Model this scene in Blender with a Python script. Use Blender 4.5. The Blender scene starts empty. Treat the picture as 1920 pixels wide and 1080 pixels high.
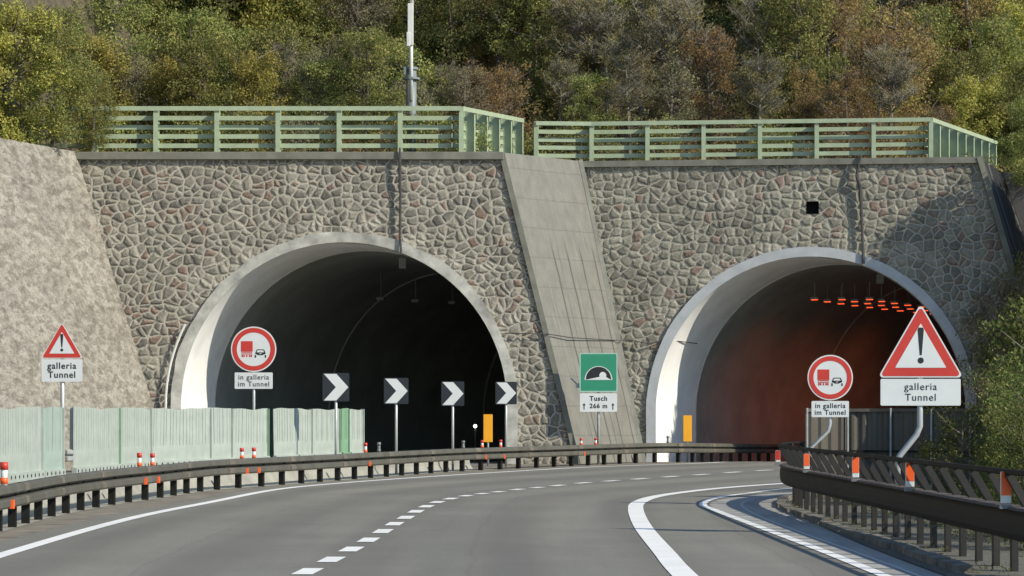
import bpy, bmesh, math, random
import numpy as np
from mathutils import Vector, Matrix

random.seed(7)
rng = np.random.default_rng(11)
S = bpy.context.scene
C = S.collection
PI = math.pi

# ------------------------------------------------------------------ camera, sky, sun, exposure
FP, CH, HZ = 4500.0, 1.9, 772.0           # focal length in photo pixels, eye height, horizon row
cam_d = bpy.data.cameras.new('camera')
cam = bpy.data.objects.new('camera', cam_d)
C.objects.link(cam)
cam.location = (0, 0, CH)
cam.rotation_euler = (PI/2, 0, 0)
cam_d.sensor_width = 36.0
cam_d.lens = FP/1920*36
cam_d.shift_y = (HZ-540)/1920
cam_d.clip_start = 0.5
cam_d.clip_end = 2000
S.camera = cam

SUN_EL, SUN_TH = math.radians(34), math.radians(28)
sun_dir = Vector((math.cos(SUN_TH)*math.cos(SUN_EL), -math.sin(SUN_TH)*math.cos(SUN_EL), math.sin(SUN_EL)))
w = bpy.data.worlds.new('World')
S.world = w
w.use_nodes = True
nt = w.node_tree
nt.nodes.clear()
sky = nt.nodes.new('ShaderNodeTexSky')
sky.sky_type = 'NISHITA'
sky.sun_disc = False
sky.sun_elevation = SUN_EL
sky.sun_rotation = math.atan2(sun_dir.x, sun_dir.y)
sky.air_density = 1.2
sky.dust_density = 0.1
sky.ozone_density = 4.5
bg = nt.nodes.new('ShaderNodeBackground')
bg.inputs['Strength'].default_value = 0.14
wo = nt.nodes.new('ShaderNodeOutputWorld')
nt.links.new(sky.outputs[0], bg.inputs['Color'])
nt.links.new(bg.outputs[0], wo.inputs['Surface'])
sl = bpy.data.lights.new('sun', 'SUN')
sl.energy = 4.45
sl.angle = math.radians(0.5)
sl.color = (1.0, 0.915, 0.77)
so = bpy.data.objects.new('sun', sl)
C.objects.link(so)
so.rotation_euler = sun_dir.to_track_quat('Z', 'Y').to_euler()
so.location = (60, -40, 60)
S.view_settings.view_transform = 'Standard'
S.view_settings.look = 'None'
S.view_settings.gamma = 1.0
S.view_settings.exposure = 0.40
S.render.engine = 'CYCLES'
S.cycles.use_denoising = True
S.cycles.max_bounces = 6
S.cycles.transparent_max_bounces = 4

# ------------------------------------------------------------------ helpers
def gz(y):
    return -0.018*max(0.0, y-90.0)

def P(px, py):                     # photo pixel on the road surface -> plan point
    Y = FP*CH/(py-HZ)
    return (px-960)/FP*Y, Y

def at(px, py, Y):                 # photo pixel at a known distance
    return Vector(((px-960)/FP*Y, Y, CH+(HZ-py)/FP*Y))

def tag(o, label=None, cat=None, group=None, kind=None):
    if label: o['label'] = label
    if cat: o['category'] = cat
    if group: o['group'] = group
    if kind: o['kind'] = kind
    return o

def thing(name, label, cat, loc=(0, 0, 0), rz=0, group=None):
    o = bpy.data.objects.new(name, None)
    C.objects.link(o)
    o.location = loc
    o.rotation_euler = (0, 0, rz)
    o.empty_display_size = 0.2
    return tag(o, label, cat, group)

def link_mesh(name, me, m, parent=None):
    o = bpy.data.objects.new(name, me)
    C.objects.link(o)
    if m is not None: me.materials.append(m)
    if parent is not None: o.parent = parent
    return o

def mesh_np(name, V, F, m, parent=None, smooth=False, attr=None, uv=None):
    """V (n,3); F (k,4) or (k,3) integer array"""
    V = np.asarray(V, dtype=np.float32); F = np.asarray(F, dtype=np.int32)
    me = bpy.data.meshes.new(name)
    n, k = len(V), F.shape[1]
    me.vertices.add(n); me.vertices.foreach_set('co', V.ravel())
    me.loops.add(F.size); me.loops.foreach_set('vertex_index', F.ravel())
    me.polygons.add(len(F)); me.polygons.foreach_set('loop_start', np.arange(0, F.size, k, dtype=np.int32))
    me.update(calc_edges=True)
    if smooth: me.polygons.foreach_set('use_smooth', np.ones(len(F), dtype=bool))
    if attr is not None:
        a = me.attributes.new('v', 'FLOAT', 'FACE'); a.data.foreach_set('value', np.asarray(attr, dtype=np.float32))
    if uv is not None:
        l = me.uv_layers.new(name='UVMap'); l.data.foreach_set('uv', np.asarray(uv, dtype=np.float32)[F.ravel()].ravel())
    me.validate()
    return link_mesh(name, me, m, parent)

class MB:
    """collects shapes, builds ONE mesh object"""
    def __init__(s): s.v = []; s.f = []
    def add(s, vs, fs):
        b = len(s.v); s.v += [tuple(v) for v in vs]; s.f += [tuple(b+i for i in f) for f in fs]; return s
    def box(s, x0, x1, y0, y1, z0, z1):
        return s.add([(x0,y0,z0),(x1,y0,z0),(x1,y1,z0),(x0,y1,z0),(x0,y0,z1),(x1,y0,z1),(x1,y1,z1),(x0,y1,z1)],
                     [(0,3,2,1),(4,5,6,7),(0,1,5,4),(1,2,6,5),(2,3,7,6),(3,0,4,7)])
    def obox(s, a, b, w, h, up=(0,0,1)):
        """beam from a to b, w across, h along up"""
        a, b, up = Vector(a), Vector(b), Vector(up)
        d = (b-a).normalized(); r = d.cross(up)
        if r.length < 1e-4: r = Vector((1,0,0))
        r.normalize(); u = r.cross(d)
        vs = [p + r*(sx*w/2) + u*(sz*h/2) for p in (a, b) for sx, sz in ((-1,-1),(1,-1),(1,1),(-1,1))]
        return s.add(vs, [(0,1,2,3),(7,6,5,4),(0,4,5,1),(1,5,6,2),(2,6,7,3),(3,7,4,0)])
    def tube(s, pts, r, n=8, cap=True):
        pts = [Vector(p) for p in pts]; rs = r if isinstance(r, (list, tuple)) else [r]*len(pts)
        b = len(s.v); prev = None
        for i, p in enumerate(pts):
            d = (pts[min(i+1, len(pts)-1)]-pts[max(i-1, 0)]).normalized()
            if prev is None:
                prev = Vector((1,0,0)) if abs(d.x) < 0.9 else Vector((0,1,0))
            u = (prev - d*prev.dot(d)).normalized(); vv = d.cross(u); prev = u
            for k in range(n):
                a = 2*PI*k/n
                s.v.append(tuple(p+(u*math.cos(a)+vv*math.sin(a))*rs[i]))
        for i in range(len(pts)-1):
            for k in range(n):
                s.f.append((b+i*n+k, b+i*n+(k+1)%n, b+(i+1)*n+(k+1)%n, b+(i+1)*n+k))
        if cap:
            s.f.append(tuple(b+k for k in reversed(range(n)))); s.f.append(tuple(b+(len(pts)-1)*n+k for k in range(n)))
        return s
    def prism(s, poly, y0, y1):
        """poly of (x,z) counter-clockwise seen from -Y, extruded y0..y1"""
        n = len(poly)
        vs = [(x, y0, z) for x, z in poly]+[(x, y1, z) for x, z in poly]
        fs = [tuple(range(n)), tuple(reversed(range(n, 2*n)))]+[(i, n+i, n+(i+1)%n, (i+1)%n) for i in range(n)]
        return s.add(vs, fs)
    def build(s, name, m, parent=None, smooth=False, bevel=0):
        me = bpy.data.meshes.new(name); me.from_pydata(s.v, [], s.f); me.update()
        if smooth:
            for p in me.polygons: p.use_smooth = True
        o = link_mesh(name, me, m, parent)
        if bevel:
            md = o.modifiers.new('b', 'BEVEL'); md.width = bevel; md.segments = 2; md.limit_method = 'ANGLE'
        return o

def spline(pts, step=1.0):
    """Catmull-Rom through plan points, resampled at even steps"""
    pts = [Vector(p) for p in pts]
    out = []
    for i in range(len(pts)-1):
        p0 = pts[max(i-1, 0)]; p1 = pts[i]; p2 = pts[i+1]; p3 = pts[min(i+2, len(pts)-1)]
        n = max(2, int((p2-p1).length/step*4))
        for k in range(n):
            t = k/n
            out.append(0.5*((2*p1)+(p2-p0)*t+(2*p0-5*p1+4*p2-p3)*t*t+(3*p1-p0-3*p2+p3)*t**3))
    out.append(pts[-1])
    L = [0]
    for i in range(1, len(out)): L.append(L[-1]+(out[i]-out[i-1]).length)
    n = max(2, int(round(L[-1]/step)))
    res = []; j = 0
    for k in range(n+1):
        s = L[-1]*k/n
        while j < len(L)-2 and L[j+1] < s: j += 1
        t = (s-L[j])/max(1e-9, L[j+1]-L[j]); res.append(out[j].lerp(out[j+1], min(1, t)))
    return res

def normals(path):
    N = []
    for i in range(len(path)):
        d = (path[min(i+1, len(path)-1)]-path[max(i-1, 0)]).normalized()
        N.append(Vector((d.y, -d.x)))          # to the right of travel
    return N

def sweep(mb, path, prof, closed=True, zf=gz, caps=True):
    """prof: (offset to the right, height above ground)"""
    N = normals(path); b = len(mb.v); n = len(prof)
    for p, nn in zip(path, N):
        for o_, h in prof:
            q = p+nn*o_; mb.v.append((q.x, q.y, zf(q.y)+h))
    for i in range(len(path)-1):
        for k in range(n if closed else n-1):
            k2 = (k+1) % n
            mb.f.append((b+i*n+k, b+(i+1)*n+k, b+(i+1)*n+k2, b+i*n+k2))
    if closed and caps:
        mb.f.append(tuple(b+k for k in range(n))); mb.f.append(tuple(b+(len(path)-1)*n+k for k in reversed(range(n))))
    return mb

def strip(mb, A, B, z, m=1):
    """surface between two plan curves of equal length"""
    b = len(mb.v); cols = m+1
    for a, c in zip(A, B):
        for k in range(cols):
            q = a.lerp(c, k/m); mb.v.append((q.x, q.y, gz(q.y)+z))
    for i in range(len(A)-1):
        for k in range(m):
            mb.f.append((b+i*cols+k, b+i*cols+k+1, b+(i+1)*cols+k+1, b+(i+1)*cols+k))
    return mb

def V2(*a): return [Vector(p) for p in a]

# ------------------------------------------------------------------ materials
def newmat(name):
    m = bpy.data.materials.new(name); m.use_nodes = True
    t = m.node_tree; b = t.nodes['Principled BSDF']
    return m, t, b

def N(t, typ, **kw):
    n = t.nodes.new(typ)
    for k, v in kw.items(): setattr(n, k, v)
    return n

def coords(t, kind='Object', scale=(1, 1, 1)):
    tc = N(t, 'ShaderNodeTexCoord'); mp = N(t, 'ShaderNodeMapping'); mp.inputs['Scale'].default_value = scale
    t.links.new(tc.outputs[kind], mp.inputs['Vector']); return mp.outputs[0]

def noise(t, vec, scale, detail=4, rough=0.6):
    n = N(t, 'ShaderNodeTexNoise'); n.inputs['Scale'].default_value = scale; n.inputs['Detail'].default_value = detail
    n.inputs['Roughness'].default_value = rough; t.links.new(vec, n.inputs['Vector']); return n.outputs['Fac']

def ramp(t, fac, stops, interp='LINEAR'):
    r = N(t, 'ShaderNodeValToRGB'); e = r.color_ramp; e.interpolation = interp
    while len(e.elements) < len(stops): e.elements.new(0.5)
    for el, (p, c) in zip(e.elements, stops):
        el.position = p; el.color = (*c, 1) if len(c) == 3 else c
    t.links.new(fac, r.inputs['Fac']); return r.outputs['Color']

def mix(t, fac, a, b, mode='MIX'):
    m = N(t, 'ShaderNodeMix', data_type='RGBA', blend_type=mode)
    def put(s, v):
        if isinstance(v, (tuple, list)): s.default_value = (*v, 1)
        elif isinstance(v, (int, float)): s.default_value = v
        else: t.links.new(v, s)
    put(m.inputs[0], fac); put(m.inputs[6], a); put(m.inputs[7], b); return m.outputs[2]

def math_(t, op, a, b=0.0, c=None, clamp=False):
    m = N(t, 'ShaderNodeMath', operation=op); m.use_clamp = clamp
    for i, v in enumerate((a, b) if c is None else (a, b, c)):
        if isinstance(v, (int, float)): m.inputs[i].default_value = v
        else: t.links.new(v, m.inputs[i])
    return m.outputs[0]

def sstep(t, v, lo, hi, a=0.0, b=1.0):
    m = N(t, 'ShaderNodeMapRange', interpolation_type='SMOOTHSTEP')
    t.links.new(v, m.inputs[0])
    for i, x in zip((1, 2, 3, 4), (lo, hi, a, b)): m.inputs[i].default_value = x
    return m.outputs[0]

def bump(t, b, h, strength=0.4, dist=0.02):
    n = N(t, 'ShaderNodeBump'); n.inputs['Strength'].default_value = strength; n.inputs['Distance'].default_value = dist
    t.links.new(h, n.inputs['Height']); t.links.new(n.outputs[0], b.inputs['Normal'])

def plain(name, c, rough=0.6, var=0.25, scale=6, metal=0, bmp=0.15, stretch=(1, 1, 1), spec=0.5):
    m, t, b = newmat(name); b.inputs['Specular IOR Level'].default_value = spec
    v = coords(t, 'Object', stretch); f = noise(t, v, scale, 5)
    lo = tuple(x*(1-var) for x in c); hi = tuple(min(1, x*(1+var)) for x in c)
    t.links.new(ramp(t, f, [(0.3, lo), (0.7, hi)]), b.inputs['Base Color'])
    b.inputs['Roughness'].default_value = rough; b.inputs['Metallic'].default_value = metal
    if bmp: bump(t, b, noise(t, v, scale*6, 3), bmp, 0.01)
    return m

def emis(name, c, s):
    m, t, b = newmat(name); b.inputs['Base Color'].default_value = (*c, 1)
    b.inputs['Emission Color'].default_value = (*c, 1); b.inputs['Emission Strength'].default_value = s; return m

def stone_mat(name, mortar, dark, mid, light, red, scale, disp, edge=0.055, smear=0.0, arch=None):
    m, t, b = newmat(name)
    tc = N(t, 'ShaderNodeTexCoord'); sx = N(t, 'ShaderNodeSeparateXYZ'); t.links.new(tc.outputs['Object'], sx.inputs[0])
    cx0 = N(t, 'ShaderNodeCombineXYZ'); t.links.new(sx.outputs[0], cx0.inputs[0]); t.links.new(sx.outputs[2], cx0.inputs[1])
    cx = N(t, 'ShaderNodeCombineXYZ'); t.links.new(sx.outputs[0], cx.inputs[0]); t.links.new(math_(t, 'MULTIPLY', sx.outputs[2], 1.12), cx.inputs[1])
    wn = N(t, 'ShaderNodeTexNoise'); wn.inputs['Scale'].default_value = 1.3; wn.inputs['Detail'].default_value = 3; t.links.new(cx.outputs[0], wn.inputs['Vector'])
    ws = N(t, 'ShaderNodeVectorMath', operation='MULTIPLY_ADD'); t.links.new(wn.outputs['Color'], ws.inputs[0])
    ws.inputs[1].default_value = (0.30, 0.30, 0)
    wn2 = N(t, 'ShaderNodeTexNoise'); wn2.inputs['Scale'].default_value = 0.33; wn2.inputs['Detail'].default_value = 1; t.links.new(cx.outputs[0], wn2.inputs['Vector'])
    ws2 = N(t, 'ShaderNodeVectorMath', operation='MULTIPLY_ADD'); t.links.new(wn2.outputs['Color'], ws2.inputs[0]); ws2.inputs[1].default_value = (0.45, 0.45, 0); t.links.new(cx.outputs[0], ws2.inputs[2])
    t.links.new(ws2.outputs[0], ws.inputs[2]); vec = ws.outputs[0]
    e = N(t, 'ShaderNodeTexVoronoi', feature='DISTANCE_TO_EDGE', voronoi_dimensions='2D'); e.inputs['Scale'].default_value = scale
    f1 = N(t, 'ShaderNodeTexVoronoi', feature='F1', voronoi_dimensions='2D'); f1.inputs['Scale'].default_value = scale
    for x in (e, f1): t.links.new(vec, x.inputs['Vector']); x.inputs['Randomness'].default_value = 1.0
    sc = N(t, 'ShaderNodeSeparateColor'); t.links.new(f1.outputs['Color'], sc.inputs[0])
    stone = ramp(t, sc.outputs[0], [(0.0, dark), (0.35, mid), (0.62, light), (0.86, mid), (0.93, red), (1.0, tuple(x*0.85 for x in red))])
    n1 = noise(t, vec, 9, 6, 0.7); n2 = noise(t, vec, 30, 4, 0.6)
    stone = mix(t, 1.0, stone, ramp(t, n1, [(0.25, (0.62, 0.62, 0.62)), (0.75, (1.45, 1.42, 1.36))]), 'MULTIPLY')
    n3 = noise(t, vec, 0.45, 4, 0.6)                   # weathering in large patches
    mort = mix(t, 1.0, mortar, ramp(t, n1, [(0.2, (0.72, 0.7, 0.68)), (0.8, (1.12, 1.12, 1.12))]), 'MULTIPLY')
    en = math_(t, 'ADD', e.outputs['Distance'], math_(t, 'MULTIPLY', math_(t, 'SUBTRACT', n1, 0.5), 0.10))
    fac = sstep(t, en, edge, edge+0.05)
    if smear:
        sm = sstep(t, noise(t, vec, 0.8, 5, 0.7), 0.52, 0.66, 0, smear)
        fac = math_(t, 'MULTIPLY', fac, math_(t, 'SUBTRACT', 1.0, sm))
    if arch:
        ax, az, ar = arch
        d_ = N(t, 'ShaderNodeVectorMath', operation='DISTANCE'); t.links.new(cx0.outputs[0], d_.inputs[0]); d_.inputs[1].default_value = (ax, az, 0)
        wash = math_(t, 'MULTIPLY', sstep(t, d_.outputs['Value'], ar, ar+1.5, 1, 0), sstep(t, noise(t, cx0.outputs[0], 0.9, 6, 0.7), 0.46, 0.6))
        fac = math_(t, 'MULTIPLY', fac, math_(t, 'SUBTRACT', 1.0, math_(t, 'MULTIPLY', wash, 0.7)))
    col = mix(t, fac, mort, stone)
    col = mix(t, 1.0, col, ramp(t, n3, [(0.3, (0.84, 0.83, 0.8)), (0.7, (1.1, 1.1, 1.08))]), 'MULTIPLY')
    stv = N(t, 'ShaderNodeMapping'); stv.inputs['Scale'].default_value = (2.2, 0.14, 1); t.links.new(vec, stv.inputs['Vector'])
    col = mix(t, 1.0, col, ramp(t, noise(t, stv.outputs[0], 1.0, 5, 0.65), [(0.3, (0.8, 0.79, 0.77)), (0.55, (1.04, 1.04, 1.03))]), 'MULTIPLY')
    t.links.new(col, b.inputs['Base Color']); b.inputs['Roughness'].default_value = 0.92
    h = math_(t, 'ADD', math_(t, 'MULTIPLY', sstep(t, en, edge*0.5, edge+0.26), math_(t, 'ADD', math_(t, 'MULTIPLY', sc.outputs[1], 0.7), 0.5)),
              math_(t, 'MULTIPLY', math_(t, 'ADD', n1, math_(t, 'MULTIPLY', n2, 0.3)), 0.55))
    d = N(t, 'ShaderNodeDisplacement'); d.inputs['Scale'].default_value = disp; d.inputs['Midlevel'].default_value = 0.5
    t.links.new(h, d.inputs['Height']); t.links.new(d.outputs[0], t.nodes['Material Output'].inputs['Displacement'])
    m.displacement_method = 'BOTH'
    return m

def rubble_mat(name, cols, scale, disp):
    m, t, b = newmat(name)
    v = coords(t, 'UV', (0.6, 1, 1)); v2 = coords(t, 'UV', (0.8, 1.6, 1))
    n0 = noise(t, v2, 2.3, 8, 0.8); n1 = noise(t, v, 10, 6, 0.78); n2 = noise(t, v, 0.25, 4)
    vo = N(t, 'ShaderNodeTexVoronoi', voronoi_dimensions='2D'); vo.inputs['Scale'].default_value = scale; t.links.new(v2, vo.inputs['Vector'])
    sc = N(t, 'ShaderNodeSeparateColor'); t.links.new(vo.outputs['Color'], sc.inputs[0])
    c = ramp(t, math_(t, 'ADD', math_(t, 'MULTIPLY', sc.outputs[0], 0.12), math_(t, 'MULTIPLY', n0, 0.88)), [(0.40, cols[0]), (0.5, cols[1]), (0.58, cols[2])])
    c = mix(t, 1.0, c, ramp(t, n2, [(0.35, (0.9, 0.86, 0.84)), (0.65, (1.08, 1.06, 1.02))]), 'MULTIPLY')
    c = mix(t, 1.0, c, ramp(t, n1, [(0.38, (0.75, 0.76, 0.73)), (0.6, (1.15, 1.15, 1.15))]), 'MULTIPLY')
    t.links.new(c, b.inputs['Base Color']); b.inputs['Roughness'].default_value = 0.95
    h = math_(t, 'ADD', math_(t, 'MULTIPLY', n0, 1.2), math_(t, 'MULTIPLY', n1, 0.6))
    d = N(t, 'ShaderNodeDisplacement'); d.inputs['Scale'].default_value = disp; d.inputs['Midlevel'].default_value = 0.9
    t.links.new(h, d.inputs['Height']); t.links.new(d.outputs[0], t.nodes['Material Output'].inputs['Displacement'])
    m.displacement_method = 'BOTH'
    return m

def slab_mat(name, base, streak, dens, joint=1.15, amount=1.0, mask=True, lines=False):
    """cast concrete with pour joints and dark drainage streaks; UV in metres"""
    m, t, b = newmat(name)
    v = coords(t, 'UV'); vs = coords(t, 'UV', (3.2, 0.13, 1)); sx = N(t, 'ShaderNodeSeparateXYZ'); t.links.new(v, sx.inputs[0])
    n0 = noise(t, v, 1.2, 6, 0.65); n1 = noise(t, v, 12, 5, 0.7); ns = noise(t, vs, 1.0, 4, 0.55)
    c = ramp(t, n0, [(0.3, tuple(x*0.82 for x in base)), (0.7, tuple(x*1.15 for x in base))])
    c = mix(t, 1.0, c, ramp(t, n1, [(0.3, (0.86, 0.86, 0.85)), (0.7, (1.1, 1.1, 1.1))]), 'MULTIPLY')
    s = math_(t, 'MULTIPLY', sstep(t, ns, dens, dens+0.05), sstep(t, sx.outputs[1], 8.2, 9.6, amount, amount*(0.12 if mask else 1.0)), clamp=True)
    if lines:
        wob = math_(t, 'ADD', sx.outputs[0], math_(t, 'MULTIPLY', noise(t, coords(t, 'UV', (0.2, 1, 1)), 0.3, 2), 0.45))
        pl = math_(t, 'PINGPONG', wob, 0.86)
        ln = math_(t, 'MULTIPLY', sstep(t, pl, 0.055, 0.12, 1, 0), sstep(t, noise(t, coords(t, 'UV', (0.6, 0.35, 1)), 1.0, 2), 0.25, 0.42))
        ln = math_(t, 'MULTIPLY', ln, math_(t, 'MULTIPLY', sstep(t, sx.outputs[1], 7.9, 9.0, 0.9, 0), sstep(t, sx.outputs[0], 1.6, 2.4)))
        s = math_(t, 'MAXIMUM', s, ln)
    c = mix(t, s, c, streak)
    lights = sstep(t, noise(t, vs, 2.1, 3, 0.5), 0.6, 0.68, 0, 0.35)
    c = mix(t, lights, c, tuple(min(1, x*1.5) for x in base))
    j = math_(t, 'PINGPONG', math_(t, 'ADD', sx.outputs[1], math_(t, 'MULTIPLY', n0, 0.12)), joint/2)
    jf = sstep(t, j, 0.012, 0.035, 0.28, 0.0)
    c = mix(t, jf, c, (0.07, 0.068, 0.06))
    t.links.new(c, b.inputs['Base Color']); b.inputs['Roughness'].default_value = 0.9
    bump(t, b, math_(t, 'ADD', n1, math_(t, 'MULTIPLY', jf, -2)), 0.5, 0.02)
    return m

def leaf_mat(name, cols, tr=0.38):
    m, t, b = newmat(name)
    a = N(t, 'ShaderNodeAttribute', attribute_name='v'); oi = N(t, 'ShaderNodeObjectInfo')
    n = len(cols); c = ramp(t, a.outputs['Fac'], [(i/(n-1), x) for i, x in enumerate(cols)])
    hs = N(t, 'ShaderNodeHueSaturation'); t.links.new(c, hs.inputs['Color'])
    t.links.new(sstep(t, oi.outputs['Random'], 0, 1, 0.485, 0.515), hs.inputs['Hue']); t.links.new(sstep(t, oi.outputs['Random'], 0, 1, 0.8, 1.2), hs.inputs['Value'])
    out = t.nodes['Material Output']; df = N(t, 'ShaderNodeBsdfDiffuse'); tl = N(t, 'ShaderNodeBsdfTranslucent'); ms = N(t, 'ShaderNodeMixShader')
    ms.inputs[0].default_value = tr
    t.links.new(hs.outputs[0], df.inputs[0]); t.links.new(hs.outputs[0], tl.inputs[0])
    t.links.new(df.outputs[0], ms.inputs[1]); t.links.new(tl.outputs[0], ms.inputs[2]); t.links.new(ms.outputs[0], out.inputs['Surface'])
    t.nodes.remove(b)
    return m

def asphalt(name, a, bcol, lanes=False):
    m, t, b = newmat(name)
    v = coords(t); vs = coords(t, 'UV', (1, 0.045, 1))
    n0 = noise(t, vs, 0.62, 5, 0.62); n1 = noise(t, v, 45, 3, 0.7); n2 = noise(t, v, 0.35, 5, 0.6); n3 = noise(t, v, 190, 2, 0.6)
    c = ramp(t, n0, [(0.35, a), (0.65, bcol)])
    c = mix(t, 1.0, c, ramp(t, n2, [(0.3, (0.88, 0.87, 0.86)), (0.7, (1.1, 1.08, 1.06))]), 'MULTIPLY')
    c = mix(t, 1.0, c, ramp(t, n1, [(0.3, (0.85, 0.85, 0.85)), (0.7, (1.15, 1.15, 1.15))]), 'MULTIPLY')
    c = mix(t, 1.0, c, ramp(t, n3, [(0.3, (0.8, 0.8, 0.8)), (0.7, (1.2, 1.2, 1.2))]), 'MULTIPLY')
    ux = N(t, 'ShaderNodeSeparateXYZ'); t.links.new(coords(t, 'UV'), ux.inputs[0])
    wv = math_(t, 'ADD', ux.outputs[0], math_(t, 'MULTIPLY', noise(t, coords(t, 'UV', (0.01, 0.25, 1)), 1.0, 5, 0.7), 0.5))
    seam = sstep(t, math_(t, 'PINGPONG', math_(t, 'ADD', wv, 0.9), 1.95), 0.012, 0.035, 0.16, 0)
    trk = sstep(t, math_(t, 'PINGPONG', math_(t, 'ADD', wv, 0.2), 0.95), 0.1, 0.75, 0.34, 0)
    c = mix(t, seam, c, (0.06, 0.06, 0.055)); c = mix(t, trk, c, (0.085, 0.078, 0.068))
    spots = sstep(t, noise(t, v, 1.6, 5, 0.7), 0.62, 0.70, 0, 0.3); c = mix(t, spots, c, (0.07, 0.068, 0.062))
    t.links.new(c, b.inputs['Base Color']); b.inputs['Roughness'].default_value = 0.85
    bump(t, b, n3, 0.3, 0.004)
    return m

def paint(name, c, wear=0.35, under=(0.1, 0.1, 0.095)):
    m, t, b = newmat(name)
    v = coords(t); f = sstep(t, noise(t, v, 14, 6, 0.75), 0.62-0.12*wear, 0.7, 0, wear)
    g = mix(t, 1.0, c, ramp(t, noise(t, v, 1.1, 4), [(0.3, (0.86, 0.86, 0.85)), (0.7, (1, 1, 1))]), 'MULTIPLY')
    t.links.new(mix(t, f, g, under), b.inputs['Base Color']); b.inputs['Roughness'].default_value = 0.6
    return m

M = {}
M['asphalt'] = asphalt('asphalt', (0.146, 0.145, 0.125), (0.188, 0.183, 0.152))
M['asphalt2'] = asphalt('far_asphalt', (0.15, 0.148, 0.14), (0.19, 0.185, 0.17))
M['ground'] = plain('soil', (0.17, 0.15, 0.115), 0.95, 0.4, 1.5, bmp=0.6)
M['gravel'] = plain('gravel', (0.10, 0.096, 0.075), 0.95, 0.35, 9, bmp=0.8)
M['hill'] = plain('leaf_litter', (0.085, 0.07, 0.042), 0.95, 0.5, 2.0, bmp=0.8)
M['linepaint'] = paint('line_paint', (0.80, 0.80, 0.76))
M['stone_l'] = stone_mat('stone_wall', (0.43, 0.41, 0.35), (0.118, 0.112, 0.10), (0.17, 0.160, 0.142), (0.235, 0.222, 0.19), (0.205, 0.148, 0.122), 2.95, 0.058, 0.06, 0.6, (-6.1, 2.13, 6.3))
M['stone_r'] = stone_mat('stone_wall_grey', (0.405, 0.385, 0.33), (0.125, 0.123, 0.105), (0.18, 0.176, 0.15), (0.24, 0.234, 0.195), (0.20, 0.15, 0.125), 2.7, 0.062, 0.036, 0.55, (11.84, 1.94, 6.5))
M['rubble'] = rubble_mat('rubble', [(0.22, 0.205, 0.172), (0.335, 0.312, 0.268), (0.44, 0.42, 0.365)], 3.2, 0.13)
M['slab'] = slab_mat('cast_slab', (0.172, 0.169, 0.146), (0.07, 0.072, 0.065), 0.58, 1.15, 0.5, True, True)
M['slab_dark'] = slab_mat('stained_shaded_slab', (0.075, 0.076, 0.066), (0.007, 0.009, 0.009), 0.40, 2.0, 1.0, False)  # drainage stain in the streaks, tree shade put into the dark base colour
M['slab_grey'] = slab_mat('spray_concrete', (0.25, 0.23, 0.215), (0.12, 0.115, 0.1), 0.62, 3.0)
M['coping'] = plain('coping_concrete', (0.165, 0.163, 0.132), 0.9, 0.25, 1.6, bmp=0.4)
M['gutter'] = plain('gutter_concrete', (0.30, 0.295, 0.265), 0.85, 0.2, 2.2, bmp=0.4, stretch=(1, 0.3, 1))
M['concrete'] = plain('pale_concrete', (0.27, 0.265, 0.225), 0.85, 0.22, 1.8, bmp=0.4)
M['rim'] = plain('rim_render', (0.40, 0.415, 0.42), 0.8, 0.14, 1.3, bmp=0.3)
M['rim_old'] = plain('rim_weathered', (0.40, 0.395, 0.35), 0.85, 0.38, 1.6, bmp=0.7)
M['lining'] = plain('tunnel_lining', (0.25, 0.26, 0.235), 0.8, 0.18, 0.6, bmp=0.2)
M['lining_w'] = plain('sunlit_lining', (0.74, 0.74, 0.72), 0.75, 0.1, 0.9, bmp=0.15)  # sunlit band at the bore mouth, put into a whiter lining colour
M['joint'] = plain('joint', (0.46, 0.46, 0.42), 0.7, 0.1)
M['green'] = plain('green_paint', (0.33, 0.395, 0.26), 0.5, 0.12, 3)
M['mint'] = plain('mint_sheet', (0.335, 0.375, 0.33), 0.55, 0.12, 2.5, bmp=0.05)
M['mint_d'] = plain('mint_sheet_deep', (0.17, 0.29, 0.18), 0.55, 0.12, 2.5, bmp=0.05)
M['rail'] = plain('bronze_rail', (0.082, 0.079, 0.063), 0.6, 0.22, 2.0, bmp=0.15)
M['raillight'] = plain('rail_splice', (0.12, 0.105, 0.082), 0.65, 0.35, 6)
M['raildark'] = plain('dark_post', (0.014, 0.014, 0.012), 0.7, 0.35, 3.0, spec=0.15)
M['brown'] = plain('brown_rail', (0.012, 0.010, 0.008), 0.6, 0.3, 2.0, bmp=0.2, spec=0.15)
M['brownpost'] = plain('brown_post', (0.017, 0.015, 0.012), 0.6, 0.35, 3.0)
M['fence'] = plain('brown_sheet', (0.088, 0.078, 0.060), 0.6, 0.3, 2.5, stretch=(1, 1, 0.2))
M['steel'] = plain('galvanised', (0.42, 0.44, 0.43), 0.45, 0.12, 4, metal=0.3)
M['mast'] = plain('mast_paint', (0.17, 0.20, 0.20), 0.5, 0.15, 4)
M['mastw'] = plain('mast_white', (0.60, 0.60, 0.57), 0.5, 0.08, 4)
M['white'] = plain('sign_white', (0.62, 0.64, 0.62), 0.45, 0.04, 3, bmp=0)
M['red'] = plain('sign_red', (0.50, 0.035, 0.022), 0.45, 0.08, 3, bmp=0)
M['black'] = plain('sign_black', (0.012, 0.014, 0.014), 0.5, 0.1, 3, bmp=0)
M['navy'] = plain('sign_dark', (0.014, 0.018, 0.022), 0.5, 0.1, 3, bmp=0)
M['signgreen'] = plain('sign_green', (0.025, 0.235, 0.13), 0.4, 0.05, 3, bmp=0)
M['amber'] = plain('amber_panel', (0.82, 0.37, 0.012), 0.4, 0.03, 3, bmp=0)
M['orange'] = plain('orange_reflector', (0.85, 0.12, 0.02), 0.4, 0.1, 3, bmp=0)
M['cable'] = plain('cable', (0.05, 0.05, 0.05), 0.6, 0.2)
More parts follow.
